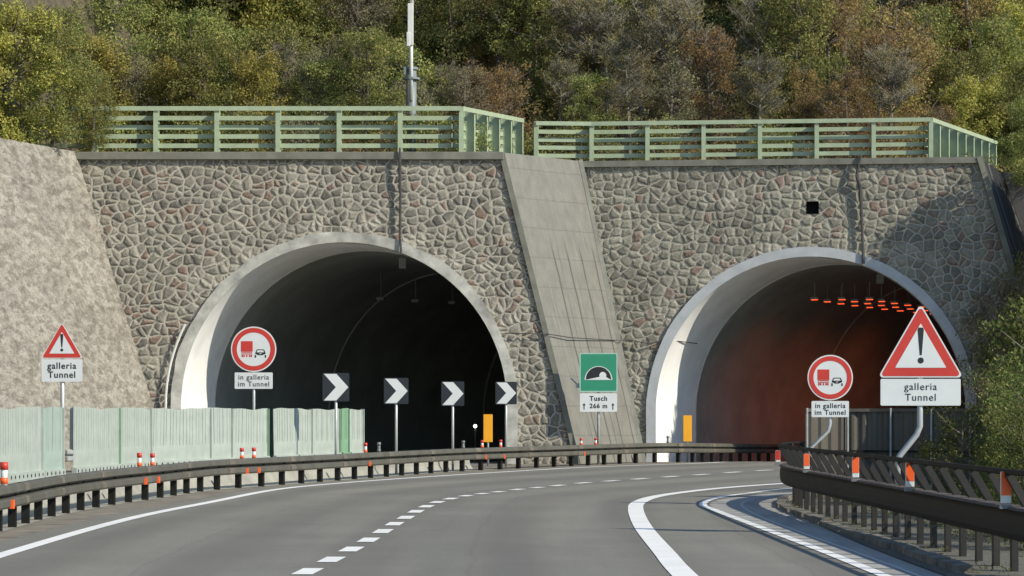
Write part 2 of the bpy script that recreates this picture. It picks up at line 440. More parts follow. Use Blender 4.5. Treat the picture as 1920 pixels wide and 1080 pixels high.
M['fixture'] = plain('lamp_housing', (0.16, 0.17, 0.165), 0.5, 0.1)
M['lampglow'] = emis('sodium_glow', (1.0, 0.10, 0.025), 1.1)
M['whiteglow'] = emis('white_glow', (1.0, 0.93, 0.78), 3.0)
M['hole'] = plain('opening_black', (0.01, 0.01, 0.01), 0.9, 0.1)
M['bark'] = plain('bark', (0.13, 0.11, 0.085), 0.9, 0.35, 5, stretch=(1, 1, 0.2), bmp=0.5)
M['twig'] = plain('twig', (0.20, 0.185, 0.14), 0.9, 0.3, 5)

# ------------------------------------------------------------------ ground, roads, markings
def struct(o, kind='structure'):
    o['kind'] = kind; return o

ys = np.concatenate([np.arange(-60, 20, 8), np.arange(20, 90, 2), np.arange(90, 130, 2), np.arange(130, 420, 20)])
xs = np.concatenate([np.arange(-400, -30, 40), np.arange(-30, 40, 2), np.arange(40, 441, 40)])
GX, GY = np.meshgrid(xs, ys)
GZ = np.array([gz(v) for v in ys])[:, None]*np.ones_like(GX)
nx, ny = len(xs), len(ys)
I = np.arange(nx*ny).reshape(ny, nx)
F = np.stack([I[:-1, :-1], I[:-1, 1:], I[1:, 1:], I[1:, :-1]], -1).reshape(-1, 4)
struct(mesh_np('ground', np.stack([GX, GY, GZ], -1).reshape(-1, 3), F, M['ground']))

left_line = [(-5.2, -50), (-5.9, 0), (-6.35, 18), P(0, 1044), P(240, 975), P(400, 942), P(520, 919), P(640, 907), P(760, 898),
             P(880, 890), P(1080, 878), P(1210, 873), P(1320, 869.2), (9.1, 93), (11, 98), (13.6, 104), (17.5, 112), (23, 120)]
left_rail = [(-6.0, -50), (-6.7, -10), (-7.3, 15), (-7.8, 30), P(0, 999), P(106, 969), P(200, 950), P(299, 935), P(400, 920), P(515, 911), P(631, 902),
             P(732, 894), P(852, 885), P(950, 880), P(1100, 873), P(1210, 868), (6.6, 91), (8.0, 94.5), (9.6, 98.6), (11.7, 103.5), (15, 110), (20, 117)]
lineA = [(1.9, -50), (1.95, 0), (1.97, 16), P(1282, 1080), P(1247, 1040), P(1206, 990), P(1192, 957), P(1199, 943), P(1234, 931.5), P(1308, 921), P(1382, 914), P(1467, 908),
         (9.0, 66), (12, 71), (16, 77), (20, 84)]
lineB_tail = [(4.35, 12), (4.32, 22), P(1570, 1046), P(1440, 996), P(1360, 964)]
lineB_far = [P(1400, 926.5), P(1475, 917.5), (9.3, 63.3), (12.6, 68.3), (16.5, 74)]
right_edge = [(5.2, -50), (5.1, 0), (4.95, 22), P(1673, 1049), P(1557, 1000), P(1457, 951), (5.55, 50.2), P(1502, 937), (7.6, 55), (10, 59), (14, 65), (19, 72), (25, 80)]
right_rail = [(6.3, -12), (6.1, 5), (5.9, 18), (5.72, 28), (5.55, 38), (5.45, 44.5), (5.50, 48), (5.85, 50.6), (6.6, 52.8), (8.2, 55.4), (10.5, 58.2), (14, 62), (18, 67)]
_lb = [Vector(p) for p in left_rail]
_ln = []
for _i in range(len(_lb)):
    _d = (_lb[min(_i+1, len(_lb)-1)]-_lb[max(_i-1, 0)]).normalized(); _ln.append(Vector((_d.y, -_d.x)))
barrier = [tuple(p-n*1.5) for p, n in zip(_lb, _ln) if p.y < 84.5]

def count(path, n):
    s = spline(path, 0.25); return [s[int(round(i*(len(s)-1)/n))] for i in range(n+1)]

# road surface sheets
Ls = [p.copy() for p in count(left_line, 150)]
Nn = normals(Ls); Ls = [p-n*0.65 for p, n in zip(Ls, Nn)]
Rs = count([(5.3, -50), (5.2, 0), (5.05, 22), (5.03, 31), (5.05, 37.5), (5.35, 48), (6.3, 52), (8.4, 56), (11, 60.5), (15, 67), (20, 77), (24, 90), (21.5, 98), (22.5, 103), (27, 110)], 150)
rd_ = struct(strip(MB(), Ls, Rs, 0.012, 8).build('road', M['asphalt']))
al = [0]
for a_, b_ in zip(Ls[:-1], Ls[1:]): al.append(al[-1]+(b_-a_).length)
uvl = rd_.data.uv_layers.new(name='UVMap'); uvv = [((k % 9)/8*12.0, al[k//9]) for k in range(len(rd_.data.vertices))]
for lp_ in rd_.data.loops: uvl.data[lp_.index].uv = uvv[lp_.vertex_index]
FL = count([(-15.8, -50), (-16.6, 0), (-17.6, 40), (-16, 62), (-12.8, 80), (-12.1, 88), (-11.2, 98), (-9, 110), (-4, 125), (4, 140)], 120)
FR = count([(-8.3, -50), (-8.9, 0), (-9.7, 36), (-9.4, 51), (-6.6, 68), (-3.0, 79), (-0.3, 85), (0.4, 92), (1.6, 100), (4, 110), (9, 122), (17, 135)], 120)
struct(strip(MB(), FL, FR, 0.008, 6).build('far_road', M['asphalt2']))
gB = count([q for q in left_rail if q[1] < 84.5], 120); gA = count(barrier, 120)
struct(strip(MB(), [a-n*0.5 for a, n in zip(gA, normals(gA))], [b-n*0.02 for b, n in zip(gB, normals(gB))], 0.006, 3).build('median_strip', M['concrete']))

def flat_line(mb, pts, w, z, step=0.5, taper=False):
    p = spline(pts, step); n = normals(p)
    ws = [w]*len(p) if not taper else [w*min(1, 0.15+i/len(p)*2) for i in range(len(p))]
    return strip(mb, [a-b*(c/2) for a, b, c in zip(p, n, ws)], [a+b*(c/2) for a, b, c in zip(p, n, ws)], z, 1)

struct(flat_line(MB(), left_line, 0.24, 0.020).build('left_edge_line', M['linepaint']))
struct(flat_line(MB(), lineA, 0.30, 0.020, 0.3).build('right_edge_line', M['linepaint']))
mb = MB()
flat_line(mb, lineB_tail[:-1]+[P(1340, 958), P(1318, 948), P(1330, 938.5), P(1362, 931.5)]+lineB_far, 0.16, 0.020, 0.25)
struct(mb.build('shoulder_line', M['linepaint']))
mb = MB(); flat_line(mb, [(4.75, 20), (4.62, 31), (4.5, 37), (4.45, 43), (4.6, 48), (5.1, 51.3), (6.1, 54.0), (8.0, 57.6), (11.2, 62)], 0.06, 0.022, 0.3)
struct(mb.build('gutter_joint', M['joint']))
ga = count([(4.42, -20), (4.40, 12), (4.37, 22), (4.30, 31.3), (4.12, 38), (3.98, 44), (4.0, 48.5), (4.5, 51.6), (5.5, 54.3), (7.0, 57.6), (9.6, 62.2), (12.8, 67)], 90)
gb = count([(5.2, -20), (5.2, 12), (5.2, 22), (5.16, 31.3), (5.16, 38), (5.2, 44), (5.38, 48.3), (5.8, 51), (6.7, 53.3), (8.3, 55.9), (10.9, 59.1), (14, 63)], 90)
struct(strip(MB(), ga, gb, 0.016, 3).build('gutter', M['gutter']))
dash = [(577,1074),(621.5,1051.6),(659,1032),(691,1014.5),(718,998),(740,984),(761,972),(780,960.6),(799.6,951),(820,943),(845,936.5),(873.7,931),(904,927),
        (934,923.5),(970,919),(1007.6,915.4),(1045.6,911.5),(1093,906.7),(1145.8,902.8),(1200,899),(1257,894.8),(1314,890.9),(1373,886.7),(1432,883)]
dp = [Vector(P(*d)) for d in dash]
d0 = dp[1]-dp[0]
dp = [dp[0]-d0*k for k in range(14, 0, -1)]+dp
d1 = (dp[-1]-dp[-2])
dp += [dp[-1]+d1*1.0+Vector((0.1, -0.1)), dp[-1]+d1*2.1]
mb = MB()
for i, p in enumerate(dp):
    a = dp[max(i-1, 0)]; b = dp[min(i+1, len(dp)-1)]; T = (b-a).normalized(); gap = (b-a).length/(2 if 0 < i < len(dp)-1 else 1)
    L = gap*0.24; nn = Vector((T.y, -T.x))*0.125
    q = [p-T*L, p+T*L]; strip(mb, [v-nn for v in q], [v+nn for v in q], 0.020, 1)
struct(mb.build('lane_dashes', M['linepaint']))
# verge on the inside of the bend
Va = count(right_edge, 120); Vb = count([(12, -50), (12, 0), (11.5, 25), (11, 38), (11, 46), (12, 50), (14, 53), (17, 56), (22, 60), (28, 65), (34, 70), (40, 76), (46, 82)], 120)
struct(strip(MB(), [a-n*(-0.05) for a, n in zip(Va, normals(Va))], Vb, 0.03, 6).build('verge', M['gravel']))
kb = spline([(5.3, 5), (5.24, 20), (5.22, 30), (5.2, 37.5), (5.22, 44), (5.42, 48.2), (5.85, 51), (6.8, 53.3), (8.4, 55.8), (11, 59)], 0.4)
mb = MB()
for i in range(0, len(kb)-3, 3):
    seg = kb[i:i+4]; jz = random.uniform(-0.03, 0.02); jo = random.uniform(-0.03, 0.03)
    if random.random() < 0.10: continue
    seg = [seg[0].lerp(seg[1], 0.06)]+seg[1:3]+[seg[3].lerp(seg[2], 0.06)]
    sweep(mb, seg, [(jo-0.10, 0.0), (jo-0.09, 0.11+jz), (jo+0.10, 0.12+jz), (jo+0.13, 0.0)])
struct(mb.build('kerb', plain('kerb_concrete', (0.15, 0.14, 0.115), 0.95, 0.45, 4, bmp=0.8)))

# ------------------------------------------------------------------ portal walls
def lerp(a, b, t): return a+(b-a)*t

def wall_grid(name, m, parent, zt, zb, xl_t, xl_b, xr_t, xr_b, yfun, hole=None, hole2=None, res=0.05):
    nu = int((max(xr_b, xr_t)-min(xl_t, xl_b))/res); nv = int((zt-zb)/res)
    u = np.linspace(0, 1, nu+1)[None, :]; v = np.linspace(0, 1, nv+1)[:, None]
    Z = lerp(zb, zt, v)*np.ones_like(u); XL = lerp(xl_b, xl_t, v); XR = lerp(xr_b, xr_t, v)
    X = XL+(XR-XL)*u; Y = yfun(X)
    Vv = np.stack([X, Y, Z], -1)
    I = np.arange((nu+1)*(nv+1)).reshape(nv+1, nu+1)
    F = np.stack([I[:-1, :-1], I[:-1, 1:], I[1:, 1:], I[1:, :-1]], -1)
    cx = (X[:-1, :-1]+X[1:, 1:])/2; cz = (Z[:-1, :-1]+Z[1:, 1:])/2
    keep = np.ones_like(cx, dtype=bool)
    if hole:
        hx, hz, R = hole; dx = cx-hx; dz = cz-hz
        keep &= ~(((dz > 0) & (dx*dx+dz*dz < R*R)) | ((dz <= 0) & (np.abs(dx) < R)))
    if hole2:
        a0, a1, b0, b1 = hole2; keep &= ~((cx > a0) & (cx < a1) & (cz > b0) & (cz < b1))
    F = F[keep]
    used = np.unique(F); remap = np.full(Vv.size//3, -1); remap[used] = np.arange(len(used))
    return mesh_np(name, Vv.reshape(-1, 3)[used], remap[F], m, parent, smooth=True)

def arch_pts(R, zc, zb, n=48, jit=0):
    pts = [(-R, zb), (-R, (zb+zc)/2)]
    for k in range(n+1):
        a = PI-PI*k/n; r = R+(random.uniform(-jit, jit) if jit else 0)
        pts.append((r*math.cos(a), zc+r*math.sin(a)))
    pts += [(R, (zb+zc)/2), (R, zb)]
    return pts

def rim(name, m, parent, cx, cy, ang, zc, zb, Ri, Ro, y0, y1, jit=0):
    A = arch_pts(Ri, zc, zb); B = arch_pts(Ro, zc, zb, jit=jit); n = len(A)
    ca, sa = math.cos(ang), math.sin(ang); mb = MB()
    def w(x, y, z): return (cx+x*ca-y*sa, cy+x*sa+y*ca, z)
    for (ax, az), (bx, bz) in zip(A, B):
        mb.v += [w(ax, y0, az), w(bx, y0, bz), w(bx, y1, bz), w(ax, y1, az)]
    for i in range(n-1):
        for k in range(4):
            mb.f.append((4*i+k, 4*(i+1)+k, 4*(i+1)+(k+1) % 4, 4*i+(k+1) % 4))
    return mb.build(name, m, parent)

def tube_frames(cx, cy, h0, curv, ang0, L, step=1.0):
    fr = []; x, y, s = cx, cy, 0.0
    while s <= L:
        h = h0+curv*max(0, s-2)
        t = min(1, s/6); fa = lerp(ang0, -h, t)
        fr.append((s, x, y, h, fa)); x += math.sin(h)*step; y += math.cos(h)*step; s += step
    return fr

def lining(name, m, parent, fr, R, zc, zb, s0, s1, zoff=gz):
    A = arch_pts(R, zc, zb, 56); n = len(A); mb = MB(); fs = [f for f in fr if s0-1e-6 <= f[0] <= s1+1e-6]
    for s, x, y, h, fa in fs:
        ca, sa = math.cos(fa), math.sin(fa); dz = zoff(y)-zoff(fr[0][2])
        for ax, az in A: mb.v.append((x+ax*ca, y+ax*sa, az+dz))
    for i in range(len(fs)-1):
        for k in range(n-1): mb.f.append((i*n+k, i*n+k+1, (i+1)*n+k+1, (i+1)*n+k))
    return mb, fs, n

# plan of the left portal
LY = 87.2; LT, LCX, LCZ, LRI, LRO = 11.07, -6.1, 2.13, 5.92, 6.30
RY = lambda x: 96.0-0.105*(x-5.3)
RT, RCX, RCZ, RRI, RRO = 11.70, 11.84, 1.94, 6.12, 6.50
RANG = math.atan(-0.105)

lp = thing('tunnel_portal', 'left tunnel portal of mortared stone with a dark unlit bore', 'tunnel portal', (LCX, LY, 0))
def par_keep(o, p):                      # parent without moving
    o.parent = p; o.matrix_parent_inverse = Matrix.Identity(4)
    loc = Vector(p.location)
    o.location = Vector(o.location)-loc
    return o
def rel(o, p):
    return par_keep(o, p)
rel(wall_grid('stone_wall', M['stone_l'], None, LT, -0.1, -15.9, -12.35, -0.39, 2.42, lambda x: LY+0*x, (LCX, LCZ, 6.12)), lp)
rel(rim('arch_rim', M['rim_old'], None, LCX, LY, 0, LCZ, -0.2, LRI, LRO, -0.12, 0.5, 0.035), lp)
LF = tube_frames(LCX, LY, math.radians(8), 1/50.0, 0.0, 90)
mb, fs, n = lining('lining', None, None, LF, LRI, LCZ, -3.2, 0, 90)
b = [mb.v[(len(fs)-1)*n+k] for k in range(n)]
mb.f.append(tuple((len(fs)-1)*n+k for k in range(n)))
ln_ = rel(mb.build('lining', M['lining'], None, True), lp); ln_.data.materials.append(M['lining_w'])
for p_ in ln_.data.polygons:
    if p_.index < 4*(n-1): p_.material_index = 1  # first metres take the whiter sunlit colour
def ring(fr, s, R, zc, zb, w, m, name, parent):
    i = int(s); x, y, h, fa = fr[i][1:]
    r = rim(name, m, None, x, y, fa, zc+gz(y)-gz(fr[0][2]), zb, R-0.03, R+0.02, 0, w)
    return rel(r, parent)
for s in (4, 15, 27): ring(LF, s, LRI, LCZ, -0.5, 0.09, M['joint'], 'joint_ring', lp)
rel(MB().box(-16.0, -0.30, LY-0.16, LY+0.6, LT-0.02, LT+0.26).build('coping', M['coping'], None, bevel=0.02), lp)

rp = thing('tunnel_portal', 'right tunnel portal of mortared stone glowing orange inside', 'tunnel portal', (RCX, RY(RCX), 0))
NX0, NX1, NZ0, NZ1 = 11.68, 12.18, 9.76, 10.24
rel(wall_grid('stone_wall', M['stone_r'], None, RT, -0.3, 2.73, 5.35, 18.35, 21.9, RY, (RCX, RCZ, 6.32), (NX0, NX1, NZ0, NZ1)), rp)
rel(rim('arch_rim', M['rim'], None, RCX, RY(RCX), RANG, RCZ, -0.4, RRI, RRO, -0.12, 0.5, 0.012), rp)
RF = tube_frames(RCX, RY(RCX), math.radians(24), 1/55.0, RANG, 80)
mb, fs, n = lining('lining', None, None, RF, RRI, RCZ, -3.2, 0, 80)
mb.f.append(tuple((len(fs)-1)*n+k for k in range(n)))
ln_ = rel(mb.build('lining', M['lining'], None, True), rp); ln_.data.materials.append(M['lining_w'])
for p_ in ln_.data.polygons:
    if p_.index < 4*(n-1): p_.material_index = 1  # whiter sunlit colour just inside the mouth
for s in (4, 15, 27): ring(RF, s, RRI, RCZ, -0.6, 0.09, M['joint'], 'joint_ring', rp)
mb = MB()
for dz0, dz1, o_ in ((0, 0.24, 0.14),):
    x0, x1 = 2.75, 18.4
    mb.add([(x0, RY(x0)-o_, RT), (x1, RY(x1)-o_, RT), (x1, RY(x1)+0.6, RT), (x0, RY(x0)+0.6, RT),
            (x0, RY(x0)-o_, RT+dz1), (x1, RY(x1)-o_, RT+dz1), (x1, RY(x1)+0.6, RT+dz1), (x0, RY(x0)+0.6, RT+dz1)],
           [(0,3,2,1),(4,5,6,7),(0,1,5,4),(1,2,6,5),(2,3,7,6),(3,0,4,7)])
rel(mb.build('coping', M['coping'], None), rp)
# small square niche: a recessed dark box
mb = MB(); yb = RY(12)+0.02
mb.add([(NX0-.03, yb, NZ0-.03), (NX1+.03, yb, NZ0-.03), (NX1+.03, yb, NZ1+.03), (NX0-.03, yb, NZ1+.03), (NX0-.03, yb+.5, NZ0-.03), (NX1+.03, yb+.5, NZ0-.03), (NX1+.03, yb+.5, NZ1+.03), (NX0-.03, yb+.5, NZ1+.03)],
       [(4,5,6,7),(0,1,5,4),(1,2,6,5),(2,3,7,6),(3,0,4,7)])
nb = rel(mb.build('niche', M['hole'], None), rp)

def quad_grid(name, m, bl, br, tr, tl, res=0.12, parent=None):
    bl, br, tr, tl = map(Vector, (bl, br, tr, tl))
    W = ((br-bl).length+(tr-tl).length)/2; H = ((tl-bl).length+(tr-br).length)/2
    nu, nv = max(1, int(W/res)), max(1, int(H/res))
    u = np.linspace(0, 1, nu+1); v = np.linspace(0, 1, nv+1)
    UU, VV = np.meshgrid(u, v)
    A = [np.array(p)[None, None, :] for p in (bl, br, tr, tl)]
    X = A[0]*((1-UU)*(1-VV))[..., None]+A[1]*(UU*(1-VV))[..., None]+A[2]*(UU*VV)[..., None]+A[3]*((1-UU)*VV)[..., None]
    I = np.arange((nu+1)*(nv+1)).reshape(nv+1, nu+1)
    F = np.stack([I[:-1, :-1], I[:-1, 1:], I[1:, 1:], I[1:, :-1]], -1).reshape(-1, 4)
    return mesh_np(name, X.reshape(-1, 3), F, m, parent, smooth=True, uv=np.stack([UU*W, VV*H], -1).reshape(-1, 2))

# concrete buttress face between the portals
bs = thing('buttress', 'pale streaked concrete buttress sloping between the two tunnels', 'buttress', (3.5, 91, 0))
rel(quad_grid('slab', M['slab'], (2.42, LY+0.02, 0), (5.33, 96.0, -0.15), (2.76, 96.25, RT+0.25), (-0.39, LY+0.02, LT+0.26), 0.3), bs)
mb = MB(); mb.obox((5.30, 95.75, -0.2), (2.74, 96.02, RT+0.27), 0.17, 0.22, (0, 1, 0)); rel(mb.build('raised_edge', M['concrete'], None), bs)
mb = MB(); mb.obox((2.42, LY-0.03, -0.1), (-0.37, LY-0.03, LT+0.22), 0.20, 0.16, (0, 1, 0)); rel(mb.build('edge_strip', M['coping'], None), bs)

sp = thing('retaining_wall', 'pinkish rubble retaining wall flaring left of the left tunnel', 'retaining wall', (-17, 75, 0))
B0, B1 = Vector((-12.35, LY-0.02, -0.1)), Vector((-18.6, 57, -0.1)); T0, T1 = Vector((-15.85, LY-0.02, LT+0.28)), Vector((-21.6, 57, 10.1))
TM = T0.lerp(T1, 0.22); TM.z = 11.55; BM_ = B0.lerp(B1, 0.22)
rel(quad_grid('rubble_face', M['rubble'], B1, B0, T0, T1, 0.07), sp)
sp2 = thing('retaining_wall', 'rubble retaining wall running on towards the camera at far left', 'retaining wall', (-20, 40, 0))
rel(quad_grid('rubble_face', M['rubble'], (-19.2, 20, -0.1), (-18.6, 57, -0.1), (-21.6, 57, 10.1), (-22.2, 20, 8), 0.4), sp2)

# stained, shade-darkened buttress and grey slope right of the right portal
db = thing('buttress', 'black streaked concrete buttress at the right end of the stone wall', 'buttress', (21, 97, 0))
rel(quad_grid('slab', M['slab_dark'], (21.9, RY(21.9)+0.02, -0.3), (24.6, 99.5, -0.4), (20.3, 99.3, RT+0.1), (18.37, RY(18.4)+0.02, RT+0.24), 0.3), db)
mb = MB(); mb.obox((21.9, RY(21.9)-0.06, -0.3), (18.4, RY(18.4)-0.06, RT+0.24), 0.22, 0.2, (0, 1, 0)); rel(mb.build('raised_edge', M['coping'], None), db)
gs = thing('retaining_wall', 'smooth grey sprayed concrete slope at the right edge', 'retaining wall', (26, 97, 0))
rel(quad_grid('concrete_face', M['slab_grey'], (24.6, 99.5, -0.4), (40, 92, -0.3), (37, 95, 10.5), (20.3, 99.3, RT+0.1), 0.5), gs)

# ------------------------------------------------------------------ hillside
front = [(-120, 20, 9), (-60, 20, 9), (-22.2, 20, 8), (-21.6, 57, 10.1), (-15.9, LY+0.2, LT+0.2), (-0.39, LY+0.3, LT+0.2), (2.73, 96.4, RT+0.18), (18.4, RY(18.4)+0.3, RT+0.18), (20.3, 99.4, RT+0.05), (37, 95, 10.4), (60, 88, 8), (140, 60, 6)]
cols = []
for a, b_ in zip(front[:-1], front[1:]):
    a, b_ = Vector(a), Vector(b_); k = max(1, int((b_-a).length/2.0))
    cols += [a.lerp(b_, i/k) for i in range(k)]
cols.append(Vector(front[-1]))
def hill_rise(d): return 0.02*d if d < 2 else 0.04+(d-2)*0.62
def hstart(x, fy):
    if x > 15: return lerp(99.5, 111.0, min(1, (x-15)/3.0))                      # where the slope begins behind the flat terrace
    t = min(1, max(0, (x+19)/5.0)); return max(fy+1.5, lerp(fy+1.5, 99.5, t))
backs = [0, 0.5, 1, 2, 3, 4.5, 6, 8, 10, 13, 16, 20, 25, 30, 38, 50, 70, 100, 150]
from mathutils import noise as mn
def hill_z(x, y):                       # height of the hillside at a plan point
    fy = fz = None
    for a, b_ in zip(front[:-1], front[1:]):
        if a[0] <= x <= b_[0]:
            t = (x-a[0])/max(1e-6, b_[0]-a[0]); fy = lerp(a[1], b_[1], t); fz = lerp(a[2], b_[2], t)
    d = max(0, y-hstart(x, fy))
    return fz+hill_rise(d)+mn.noise(Vector((x*0.2, y*0.2, 0)))*0.5*min(1, d/4)
V_, F_ = [], []
for c in cols:
    hs_ = hstart(c.x, c.y)
    for k in range(4): V_.append((c.x, lerp(c.y, hs_, k/4), c.z))
    for d in backs:
        zz = c.z+hill_rise(d)+mn.noise(Vector((c.x*0.2, (hs_+d)*0.2, 0)))*0.5*min(1, d/4)
        V_.append((c.x, hs_+d, zz))
nb_ = len(backs)+4
for i in range(len(cols)-1):
    for k in range(nb_-1): F_.append((i*nb_+k, (i+1)*nb_+k, (i+1)*nb_+k+1, i*nb_+k+1))
struct(mesh_np('hillside', V_, F_, M['hill'], smooth=True))

# ------------------------------------------------------------------ cables, wires, conduits on the walls
def wire(name, pts, r, m, label, cat, n=6):
    o = MB().tube(pts, r, n).build(name, m); return tag(o, label, cat)
x = (750-960)/51.7
wire('drain_pipe', [(x, LY-0.24, LT+0.4), (x, LY-0.24, LT-0.1), (x, LY-0.17, 9.9), (x+0.02, LY-0.17, 9.8), (x+0.0, LY-0.17, 8.3), (x+.05, LY-0.22, 7.6)], [0.035, 0.05, 0.055, 0.045, 0.045, 0.04], M['cable'], 'dark pipe hanging down the left stone wall to the arch top', 'pipe')
wire('drain_pipe', [(13.8, RY(13.8)-0.22, RT+0.35), (13.62, RY(13.8)-0.24, RT-0.5), (13.78, RY(13.8)-0.17, RT-0.9), (13.86, RY(13.8)-0.17, 9.0), (13.9, RY(13.8)-0.2, 7.75)], [0.05, 0.055, 0.07, 0.05, 0.06], M['cable'], 'dark pipe with a kinked top hanging down the right stone wall', 'pipe')
wire('wall_cable', [(-0.2, LY-0.2, 4.75), (1.3, LY-0.16, 4.72), (2.2, 89.4, 4.66), (4.1, 95.4, 4.74), (4.6, 95.85, 4.78), (5.45, 95.8, 4.62), (6.4, 95.95, 4.75), (7.6, 98.5, 4.7)], 0.02, M['cable'], 'thin cable strung across the buttress between both tunnels', 'cable')
cp = []
for k in range(9):
    a = PI-PI*0.5*k/9*0.34; cp.append((LCX+(LRO+0.16)*math.cos(a), LY-0.18, LCZ+(LRO+0.16)*math.sin(a)))
wire('white_conduit', [(LCX-LRO-0.16, LY-0.18, 0)]+cp, 0.045, M['mastw'], 'white conduit bending round the outside of the left arch', 'conduit')
for (px, py, Y, lab) in ((755, 494, 90.5, 'grey camera box hanging inside the left tunnel mouth'), (1650, 523, 98.5, 'grey camera box hanging inside the right tunnel mouth')):
    p = at(px, py, Y); t_ = thing('camera_box', lab, 'camera', p)
    MB().box(-0.13, 0.13, -0.2, 0.2, -0.2, 0.2).build('housing', M['fixture'], t_, bevel=0.02)
    MB().tube([(0, 0, 0.2), (0, 0, 1.0)], 0.03).build('bracket', M['fixture'], t_)

# ------------------------------------------------------------------ green railings above the portals
def railing(name, label, runs):
    """runs: lists of posts (x,y,z0,z1)"""
    t_ = thing(name, label, 'railing', runs[0][0][:3])
    o = Vector(runs[0][0][:3])
    done = False
    for run in runs:
        pts = [Vector(p[:3]) for p in run]; tops = [p[3] for p in run]
        d = (pts[-1]-pts[0]); d.z = 0; d.normalize(); nrm = Vector((-d.y, d.x, 0))     # away from the road
        for p, z1 in zip(pts, tops):
            if run is not runs[0] and p == pts[0]: continue
            mb = MB(); q = p-o; h = z1-p.z
            c0 = q+nrm*0.0; mb.obox(c0, c0+Vector((0, 0, h)), 0.17, 0.02, nrm)
            c1 = q+nrm*0.20; mb.obox(c1, c1+Vector((0, 0, h-0.02)), 0.018, 0.38, nrm)
            c2 = q+nrm*0.40; mb.obox(c2, c2+Vector((0, 0, h-0.02)), 0.17, 0.02, nrm)
            mb.build('post', M['green'], t_)
        for i in range(len(pts)-1):
            a, b_ = pts[i]-o, pts[i+1]-o; ha, hb = tops[i]-pts[i].z, tops[i+1]-pts[i+1].z
            for k, (fz, off) in enumerate(((0.955, -0.045), (0.785, 0.36), (0.595, 0.36), (0.41, 0.36), (0.22, 0.36))):
                A = a+nrm*off+Vector((0, 0, ha*fz)); B_ = b_+nrm*off+Vector((0, 0, hb*fz))
                MB().obox(A+d*(0.0 if k == 0 else 0.0), B_-d*(0.002 if k == 0 else 0.0), 0.035, 0.165).build('rail', M['green'], t_)
    return t_
run = []
for k in range(-2, 7):
    X = -1.86-(6-k)*2.24; run.append((X, LY+0.75, LT+0.22, 13.09))
ret = []
for k in range(6):
    t = k/5; ret.append((lerp(-1.86, 0.44, t), lerp(LY+0.75, 98, t), lerp(LT+0.22, 12.15, t), lerp(13.09, 13.86, t)))
railing('green_railing', 'pale green slatted railing on top of the left tunnel', [run, ret])
run = []
for k in range(8):
    t = k/7; X = lerp(0.97, 16.7, t); run.append((X, RY(X)+0.85 if X > 2.7 else 96.9, RT+0.2, 13.62))
ret = []
for k in range(9):
    t = k/8; ret.append((lerp(16.7, 22.2, t), lerp(RY(16.7)+0.85, 110, t), lerp(RT+0.2, 12.6, t), lerp(13.62, 14.3, t)))
railing('green_railing', 'pale green slatted railing on top of the right tunnel', [run, ret])

# ------------------------------------------------------------------ mast
mt = thing('antenna_mast', 'tall white and grey antenna mast behind the left railing', 'mast', (-3.86, 92, 11.9))
MB().tube([(0, 0, -0.3), (0, 0, 3.1)], 0.20, 14).build('lower_column', M['mast'], mt, True)
mb = MB(); mb.tube([(0, 0, 2.72), (0, 0, 2.80)], 0.34, 14); mb.tube([(0, 0, 3.1), (0, 0, 3.2)], 0.26, 14); mb.box(-0.28, -0.18, -0.2, -0.1, 2.9, 3.2)
mb.build('collar', M['mast'], mt)
MB().tube([(0.0, -0.22, 1.9), (0.0, -0.22, 5.4)], 0.075, 10).build('upper_pole', M['mastw'], mt, True)
mb = MB(); mb.box(-0.17, -0.03, -0.38, -0.16, 3.95, 4.5); mb.box(-0.13, 0.09, -0.36, -0.14, 4.0, 5.6)
mb.build('antenna_panel', M['mastw'], mt, bevel=0.02)
MB().tube([(0.02, -0.1, 5.3), (0.02, -0.1, 8.5)], 0.075, 10).build('top_pole', M['mastw'], mt, True)

# ------------------------------------------------------------------ guard rails
def near_s(path, Ymin):
    return path
def guardrail(name, label, pts, prof, mats, spacing, post_fn, step=0.6, z0=0.0):
    path = spline(pts, step)
    o = Vector((pts[len(pts)//2][0], pts[len(pts)//2][1], 0))
    t_ = thing(name, label, 'guard rail', o)
    mb = MB(); sweep(mb, path, prof); rel(mb.build('beam', mats[0], None, False), t_)
    ps = spline(pts, spacing); nn = normals(ps)
    if prof is Wprof:
        js = spline(pts, 0.35)
        for k in range(4, len(js)-3, 11):
            if js[k].y > 20: mb = MB(); sweep(mb, js[k:k+2], [(o_+.012, z) for o_, z in Wf]+[(-.05, .355), (-.05, .735)]); rel(mb.build('beam_joint', M['raillight'], None), t_)
    for p, n_ in zip(ps, nn):
        if p.y < 14: continue
        mb = MB(); post_fn(mb, p, n_); rel(mb.build('post', mats[1], None), t_)
    return t_, path
Wf = [(0, .735), (.05, .73), (.09, .70), (.10, .61), (.07, .585), (-.04, .58), (-.05, .54), (-.03, .535), (.07, .515), (.10, .49), (.10, .40), (.07, .365), (0, .355)]
Wb = [(a-.02, z) for a, z in Wf]
Wprof = Wf+[(min(a, -.03), z) for a, z in ((-.06, .355), (-.06, .735))]
def lpost(mb, p, n_):
    d = Vector((-n_.y, n_.x)); q = p-n_*0.10; z = gz(q.y)
    mb.obox((q.x, q.y, z-0.1), (q.x, q.y, z+0.66), 0.12, 0.13, (n_.x, n_.y, 0))
    mb.obox((q.x, q.y, z+0.50), (p.x-n_.x*.035, p.y-n_.y*.035, z+0.50), 0.08, 0.3)
lr = [(a, b_) for a, b_ in left_rail if b_ > 10]
gr, lpath = guardrail('guardrail', 'long bronze double-wave guard rail sweeping along the left roadside', lr, Wprof, (M['rail'], M['raildark']), 1.35, lpost)
rr = spline(left_rail, 0.8); nr = normals(rr)
rr2 = [(p-n_*0.95) for p, n_ in zip(rr, nr)]
rr2 = [tuple(p) for p in rr2 if 74 < p.y < 90][::4]
